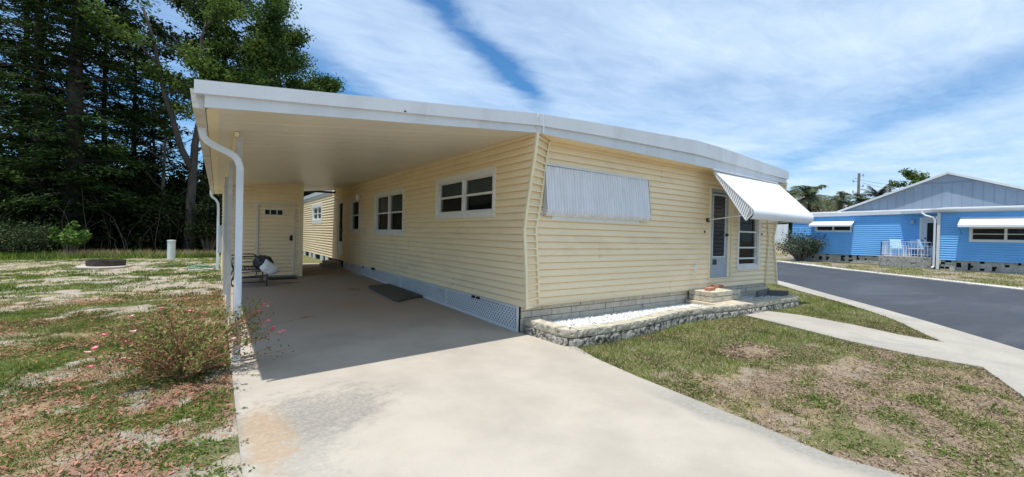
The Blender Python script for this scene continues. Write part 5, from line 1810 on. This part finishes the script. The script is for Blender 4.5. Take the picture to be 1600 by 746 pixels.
# leafy shrubs / weeds at the wood edge
def shrub(name, loc, R, H, n, lm, label, seed, ls=.09, cat='shrub', group=None, stems=14, droop=0.0, sc=2.0):
    rs = random.Random(seed); q = np.random.RandomState(seed)
    root = thing(name, loc, label, cat, group); base = Vector(loc); mb = MB(); T = []
    for i in range(stems):
        a = rs.uniform(0, 6.28); r_ = R * math.sqrt(rs.random()); hh = H * rs.uniform(.6, 1.05) * (1 - .35 * (r_ / R) ** 2)
        e = base + Vector((math.cos(a) * r_, math.sin(a) * r_, hh)); m_ = base.lerp(e, .5) + Vector((rs.uniform(-.1, .1) * R, rs.uniform(-.1, .1) * R, .12 * H))
        mb.tube([base + Vector((math.cos(a) * .08 * R, math.sin(a) * .08 * R, 0)), m_, e], [.02 * H + .004, .012 * H + .003, .003], 5, cap=False)
        for k in range(5): T.append(m_.lerp(e, k / 4))
    mb.build('stem', TWIG, root, recalc=False)
    T = np.array([[*t_] for t_ in T]); idx = q.randint(0, len(T), n)
    C = T[idx] + unit(q.normal(size=(n, 3))) * (q.rand(n, 1) ** .5) * R * .33
    C[:, 2] = np.maximum(C[:, 2], base.z + .04)
    np_mesh('foliage', leaf_cards(C, ls, .45, .1, rs=q), 4, lm, root, tint_clump(C, q, sc, .22))
    return root


shrub('weed_shrub', (-8.35, 18.4, .18), .55, 1.35, 1500, LF_WEED, 'bright green leafy weed standing in front of the dark undergrowth', 71, .16)
shrub('weed_shrub', (-11.2, 19.2, .18), .9, 1.4, 2200, LF_WEED, 'green weedy shrub at the far left edge of the lawn', 72, .14)
shrub('wild_shrub', (-10.0, 19.5, .18), 1.6, 1.2, 5000, LF_UND2, 'greyish straggly shrub at the left edge of the woods', 73, .10, stems=30)
shrub('wild_shrub', (-3.95, 19.6, .18), .9, 2.4, 3200, LF_UNDER, 'dark green shrub behind the pale utility post', 74, .13, stems=20)

# tall grass strip along the woods
q = np.random.RandomState(6)
def blades(n, fx, h, wdt, lean=.5, seed=1, zf=None, dens=None):
    """fx(n)-> xy points ; returns triangle verts"""
    rs = np.random.RandomState(seed)
    P_ = fx(n, rs)
    n = len(P_)
    x, y = P_[:, 0], P_[:, 1]
    z = gz(x, y) - .026
    a = rs.uniform(0, 2 * np.pi, n); hh = h * rs.uniform(.45, 1.3, n)
    la = rs.uniform(0, 2 * np.pi, n); ll = hh * lean * rs.uniform(.1, 1.3, n)
    w2 = wdt * rs.uniform(.6, 1.3, n)
    b0 = np.stack([x - np.cos(a) * w2, y - np.sin(a) * w2, z], 1); b1 = np.stack([x + np.cos(a) * w2, y + np.sin(a) * w2, z], 1)
    t_ = np.stack([x + np.cos(la) * ll, y + np.sin(la) * ll, z + hh], 1)
    return np.stack([b0, b1, t_], 1).reshape(-1, 3), P_, rs


def scatter(xlo, xhi, ylo, yhi, maskfn):
    def f(n, rs):
        x = rs.uniform(xlo, xhi, n); y = rs.uniform(ylo, yhi, n)
        k = rs.rand(n) < maskfn(x, y)
        return np.stack([x[k], y[k]], 1)
    return f


def grass(name, n, region, maskfn, h, wdt, material, label, seed, lean=.6, sc=2.0):
    v, P_, rs = blades(n, scatter(*region, maskfn), h, wdt, lean, seed)
    tnt = np.clip((fbm(P_[:, 0], P_[:, 1], sc, 3, 55) - .5) * 2 + .5 + rs.normal(0, .2, len(P_)), 0, 1)
    o = np_mesh(name, v, 3, material, None, tnt)
    return tag(o, label, 'grass', kind='stuff')


leftok = lambda x, y: (x < -3.53).astype(float)
grass('tall_grass', 30000, (-16, -3.6, 16.6, 20.6), lambda x, y: sstep(y, 16.4, 17.6) * sstep(fbm(x, y, .7, 3, 4), .3, .5), .20, .012, GR_GREEN, 'taller green grass along the edge of the woods', 81)
grass('tall_dry_grass', 4000, (-9.5, -3.6, 17.2, 19.6), lambda x, y: sstep(fbm(x, y, .5, 3, 24), .5, .6), .28, .012, GR_DRY, 'dry yellow tufts among the tall grass by the woods', 82)
# left lawn near and mid
grass('lawn_grass', 170000, (-7.2, -3.5, -2.6, 5.0), lambda x, y: masks(x, y)[0] * leftok(x, y), .045, .0035, GR_GREEN, 'low patchy green grass in the sand left of the driveway', 83, 1.2, 3)
grass('lawn_grass', 130000, (-14, -3.5, 5.0, 17), lambda x, y: masks(x, y)[0] * leftok(x, y), .05, .007, GR_GREEN, 'sparse grass patches on the sandy lawn farther back', 84, 1.0)
grass('lawn_dry_grass', 120000, (-7.2, -3.5, -2.6, 6.0), lambda x, y: masks(x, y)[1] * leftok(x, y) * .8, .035, .003, GR_DRY, 'dry straw-coloured grass in the sandy lawn', 85, 2.2, 3)
rl = lambda x, y: in_poly(x, y, RIGHT_LAWN) & ~in_poly(x, y, WALKP) & (x > -.25)
grass('lawn_grass', 300000, (-.3, 13, -5, 7), lambda x, y: masks(x, y)[0] * rl(x, y) * (1 - .6 * sstep(x, 7.9, 9)), .055, .0035, GR_GREEN, 'green turf between the driveway, the planter and the walkway', 86, .9, 3)
grass('lawn_dry_grass', 240000, (-.3, 13, -5, 7), lambda x, y: (.25 + masks(x, y)[1]) * rl(x, y) * .75, .04, .003, GR_DRY, 'straw-coloured dead grass in the front lawn', 87, 2.2, 3)
grass('far_lawn_grass', 60000, (15, 34, -8, 14), lambda x, y: (~in_poly(x, y, roadp)) * (x < 28.2) * masks(x, y)[0], .07, .010, GR_GREEN, 'short lawn grass on the far side of the road', 88, .8)
grass('far_lawn_dry_grass', 40000, (15, 34, -8, 14), lambda x, y: (~in_poly(x, y, roadp)) * (x < 28.2) * .5, .06, .012, GR_DRY, 'dry lawn grass on the far side of the road', 89, .8)


def litter(name, n, region, maskfn, size, material, label, seed):
    rs = np.random.RandomState(seed)
    P_ = scatter(*region, maskfn)(n, rs)
    C = np.c_[P_, gz(P_[:, 0], P_[:, 1]) - .008 + rs.uniform(0, .012, len(P_))]
    v = leaf_cards(C, size, .28, .75, rs=rs)
    tn = np.clip(rs.normal(.5, .3, len(C)), 0, 1)
    return tag(np_mesh(name, v, 4, material, None, tn), label, 'leaf litter', kind='stuff')


litter('leaf_litter', 45000, (-7.5, -3.5, -2.6, 6.5), lambda x, y: (masks(x, y)[2] * .9 + .05) * leftok(x, y), .046, LITTER, 'reddish brown dead leaves on the sand left of the driveway', 91)
litter('mulch_litter', 60000, (-.3, 7, -5, -.9), lambda x, y: (masks(x, y)[2] * .9 + .06) * rl(x, y), .034, LITTERG, 'grey brown chips and dead stems in the front lawn', 92)
mdl = lambda x, y: np.exp(-(((x - 2.0) / .33) ** 2 + ((y + 2.3) / .2) ** 2))
litter('mound_litter', 6000, (1.5, 2.5, -2.75, -1.9), mdl, .06, LITTERG, 'heap of dry brown clippings on the front lawn', 93)
# low broad-leaved weeds
def weeds(name, spots, label, seed):
    rs = np.random.RandomState(seed); Cs = []
    for (x, y, r_, n) in spots:
        n = int(n * .55); r_ *= 1.15
        a = rs.uniform(0, 6.28, n); rr_ = r_ * np.sqrt(rs.rand(n)) * (1 + .4 * np.sin(a * 3 + x))
        X_ = x + rr_ * np.cos(a); Y_ = y + rr_ * np.sin(a) * .8
        Cs.append(np.c_[X_, Y_, gz(X_, Y_) - .012 + rs.uniform(0, .022, n)])
    C = np.concatenate(Cs)
    return tag(np_mesh(name, leaf_cards(C, .024, .55, .5, rs=rs), 4, LF_CREEP, None, np.clip(rs.normal(.45, .25, len(C)), 0, 1)), label, 'weeds', kind='stuff')


weeds('low_weeds', [(.8, -3.5, .22, 900), (1.6, -3.98, .2, 700), (2.5, -4.13, .12, 300), (.93, -3.9, .15, 450), (.1, -3.9, .2, 600), (1.95, -4.4, .1, 250), (1.7, -3.5, .1, 200), (2.3, -3.6, .12, 260), (2.9, -3.5, .25, 700), (3.4, -3.7, .18, 400), (1.2, -3.2, .15, 350), (.5, -4.3, .15, 400), (.2, -2.6, .15, 400), (2.9, -2.9, .12, 250), (1.4, -4.4, .1, 200)], 'dark green creeping weeds in the front lawn', 95)
weeds('low_weeds', [(-3.75, -1.0, .22, 800), (-3.72, -1.6, .18, 700), (-3.95, -1.5, .15, 400), (-3.66, -2.0, .15, 500), (-4.3, -.9, .18, 450), (-4.6, -.4, .15, 350), (-4.15, -1.4, .12, 260), (-5.2, .6, .2, 400), (-3.62, -.5, .12, 300), (-5.4, 2.2, .25, 500), (-4.9, 1.6, .2, 400)], 'green creeping weeds beside the driveway edge', 96)

# flowering rose bush by the first post
def rose(loc):
    rs = random.Random(17); q = np.random.RandomState(17)
    root = thing('rose_bush', loc, 'sprawling pink-flowered rose bush growing around the front carport post', 'bush')
    base = Vector(loc); mb = MB(); Cg = []; Cr = []; tipsL = []
    for i in range(110):
        a = rs.uniform(0, 6.28); reach = rs.uniform(.12, .95); hh = rs.uniform(.20, .82) * (1 - .35 * reach)
        if i < 16: a = rs.uniform(-.5, .35); reach = rs.uniform(.45, .80); hh = rs.uniform(.35, .85)
        e = base + Vector((math.cos(a) * reach, math.sin(a) * reach * .95, hh))
        p = [base + Vector((math.cos(a) * .06, math.sin(a) * .06, 0))]
        for k in range(1, 7):
            f = k / 6
            p.append(base + Vector((math.cos(a) * reach * f ** 1.2 + rs.uniform(-.02, .02), math.sin(a) * reach * .95 * f ** 1.2 + rs.uniform(-.02, .02), hh * (f ** .75) + rs.uniform(-.015, .015))))
        mb.tube(p, [.007, .006, .005, .0045, .0035, .003, .002], 5, cap=False)
        arr = np.array([[*v] for v in p])
        m_ = int(10 + 32 * rs.random()); f = q.uniform(.22, 1, m_) * 6
        c = np.stack([np.interp(f, range(7), arr[:, j]) for j in range(3)], 1) + q.normal(0, .038, (m_, 3))
        (Cr if rs.random() < .30 else Cg).append(c); tipsL.append(Vector(p[-1]))
        for s_ in range(3):
            k = rs.randint(3, 5); b = Vector(p[k]); d = Vector((rs.uniform(-.1, .1), rs.uniform(-.1, .1), rs.uniform(.03, .13)))
            mb.tube([b, b + d], [.002, .001], 4, cap=False)
            c = np.array([[*(b + d * u)] for u in q.rand(12)]) + q.normal(0, .02, (12, 3)); Cg.append(c)
    mb.build('stem', mat('rose_stem', (.34, .17, .10), .8, .2, 20), root, recalc=False)
    C = np.concatenate(Cg); C[:, 2] = np.maximum(C[:, 2], .01)
    np_mesh('foliage', leaf_cards(C, .031, .5, .1, rs=q), 4, LF_ROSE, root, np.clip(q.normal(.42, .3, len(C)), 0, 1))
    C = np.concatenate(Cr); C[:, 2] = np.maximum(C[:, 2], .01)
    np_mesh('new_growth', leaf_cards(C, .03, .45, .1, rs=q), 4, LF_ROSER, root, np.clip(q.normal(.5, .3, len(C)), 0, 1))
    rs.shuffle(tipsL)
    for i, tp in enumerate(tipsL[:26]):
        mb = MB()
        for k in range(9):
            a = k * .7; r_ = .010 + .009 * (k / 9)
            c = tp + Vector((math.cos(a) * r_ * .8, math.sin(a) * r_ * .8, .008 + rs.uniform(0, .012)))
            d = Vector((math.cos(a), math.sin(a), .8)).normalized() * .019; s_ = Vector((-math.sin(a), math.cos(a), 0)) * .013
            mb.quad(c - d * .3, c + s_ + d * .4, c + d, c - s_ + d * .4)
        mb.build('flower', PINK if i % 3 else PINKL, root, recalc=False)
rose((-3.88, .12, -.03))

# bush by the blue home, stones
shrub('round_bush', (29.5, 7.5, .08), 1.5, 1.9, 5200, LF_BUSH, 'grey-green rounded bush at the left corner of the blue home', 75, .13, cat='bush', stems=60, sc=1.6)
rs = random.Random(12)
for i, (x, y, r_, lb) in enumerate(((29.6, 9.55, .28, 'pale flat stone lying left of the round bush'), (29.4, 9.1, .22, 'small pale stone in front of the round bush, left of centre'), (29.3, 7.9, .26, 'pale stone right of the round bush by the block skirt'))):
    tag(blob('stone', (x, y, gzf(x, y) + .03), (r_, r_ * .8, .10), ROCK, seed=20 + i, amp=.2, sub=3), lb, 'stone', 'pale stones around the round bush')


# palms
def palm(loc, H, label, seed, nf=26, fl=3.2, lm=None, dry=3, upright=False, sp=.6):
    rs = random.Random(seed); q = np.random.RandomState(seed)
    root = thing('palm_tree', loc, label, 'palm', 'palms behind the blue home'); base = Vector(loc)
    mb = MB(); mb.tube([base, base + Vector((.1, 0, H * .5)), base + Vector((.15, .05, H))], [.22, .18, .17], 8); mb.build('trunk', BARKG, root)
    top_ = base + Vector((.15, .05, H)); V_ = []; Vd = []; rb = MB()
    for i in range(nf):
        a = i * 2.4 + rs.uniform(-.2, .2); el = math.radians(rs.uniform(-20, 80)) if not upright else math.radians(rs.uniform(5, 60))
        L = fl * rs.uniform(.75, 1.1); d = Vector((math.cos(a) * math.cos(el), math.sin(a) * math.cos(el), math.sin(el)))
        p = [top_ + d * L * f + Vector((0, 0, -(sp) * L * f * f)) for f in np.linspace(0, 1, 9)]
        rb.tube(p, [.03 * (1 - .09 * k) for k in range(9)], 4, cap=False)
        arr = np.array([[*v] for v in p])
        for k in np.linspace(.6, 8, 40):
            c = np.array([np.interp(k, range(9), arr[:, j]) for j in range(3)])
            tdir = arr[min(8, int(k) + 1)] - arr[max(0, min(7, int(k)))]; tdir /= (np.linalg.norm(tdir) + 1e-9)
            sv = np.cross(tdir, [0, 0, 1.]); sv /= (np.linalg.norm(sv) + 1e-9)
            ll = .50 * (1 - .5 * abs(k / 8 - .4)) * fl / 3
            for s_ in (-1, 1):
                e = c + sv * s_ * ll + tdir * ll * .5 + np.array([0, 0, -ll * (.35 + q.uniform(-.2, .3))])
                w_ = tdir * .025 * fl / 3
                (Vd if i < dry else V_).append([c - w_, c + w_, e + w_ * .3, e - w_ * .3])
    rb.build('rachis', TWIG, root, recalc=False)
    v = np.array(V_).reshape(-1, 3); np_mesh('crown', v, 4, lm or LF_PALM, root, np.clip(q.normal(.4, .25, len(V_)), 0, 1))
    if dry:
        v = np.array(Vd).reshape(-1, 3); np_mesh('dry_frond', v, 4, LF_DRYP, root, np.clip(q.normal(.4, .25, len(Vd)), 0, 1))


palm((44, 12.3, 0), 5.8, 'largest arching palm, next to the open awning corner', 101, 34, 3.6)
palm((46, 15.4, 0), 6.0, 'palm half hidden by the open awning with drooping fronds', 102, 24, 3.0)
palm((43, 9.5, 0), 5.2, 'low bushy palm right of the largest palm', 103, 26, 2.1, dry=1)
palm((46, 8.8, 0), 5.4, 'bushy palm behind the blue home roof, left of the fan palm', 104, 24, 1.9, dry=0)
palm((42, 6.5, 0), 5.5, 'dark stiff palm just left of the grey gable', 105, 30, 1.45, LF_PALMD, 0, True, .25)
C = cloud(14000, 46, 50, 5, 20, lambda x, y: 4.9 + 1.4 * fbm(x, y, .6, 3, 6), 57, .3, .6)
o = np_mesh('distant_shrubbery', leaf_cards(C, .3, .5, .2, rs=nrs), 4, LF_PALM, None, tint_clump(C, nrs, .8, .25)); tag(o, 'greenery massed behind the palms', 'greenery', kind='stuff')
broadleaf('background_tree', (45, 4.9, 0), 8.6, .18, 'loose leafy tree top rising behind the grey gable', spread=1.7, first=.55, seed=39, nleaf=3800, limbs=10, clump=.38, lsize=.17)
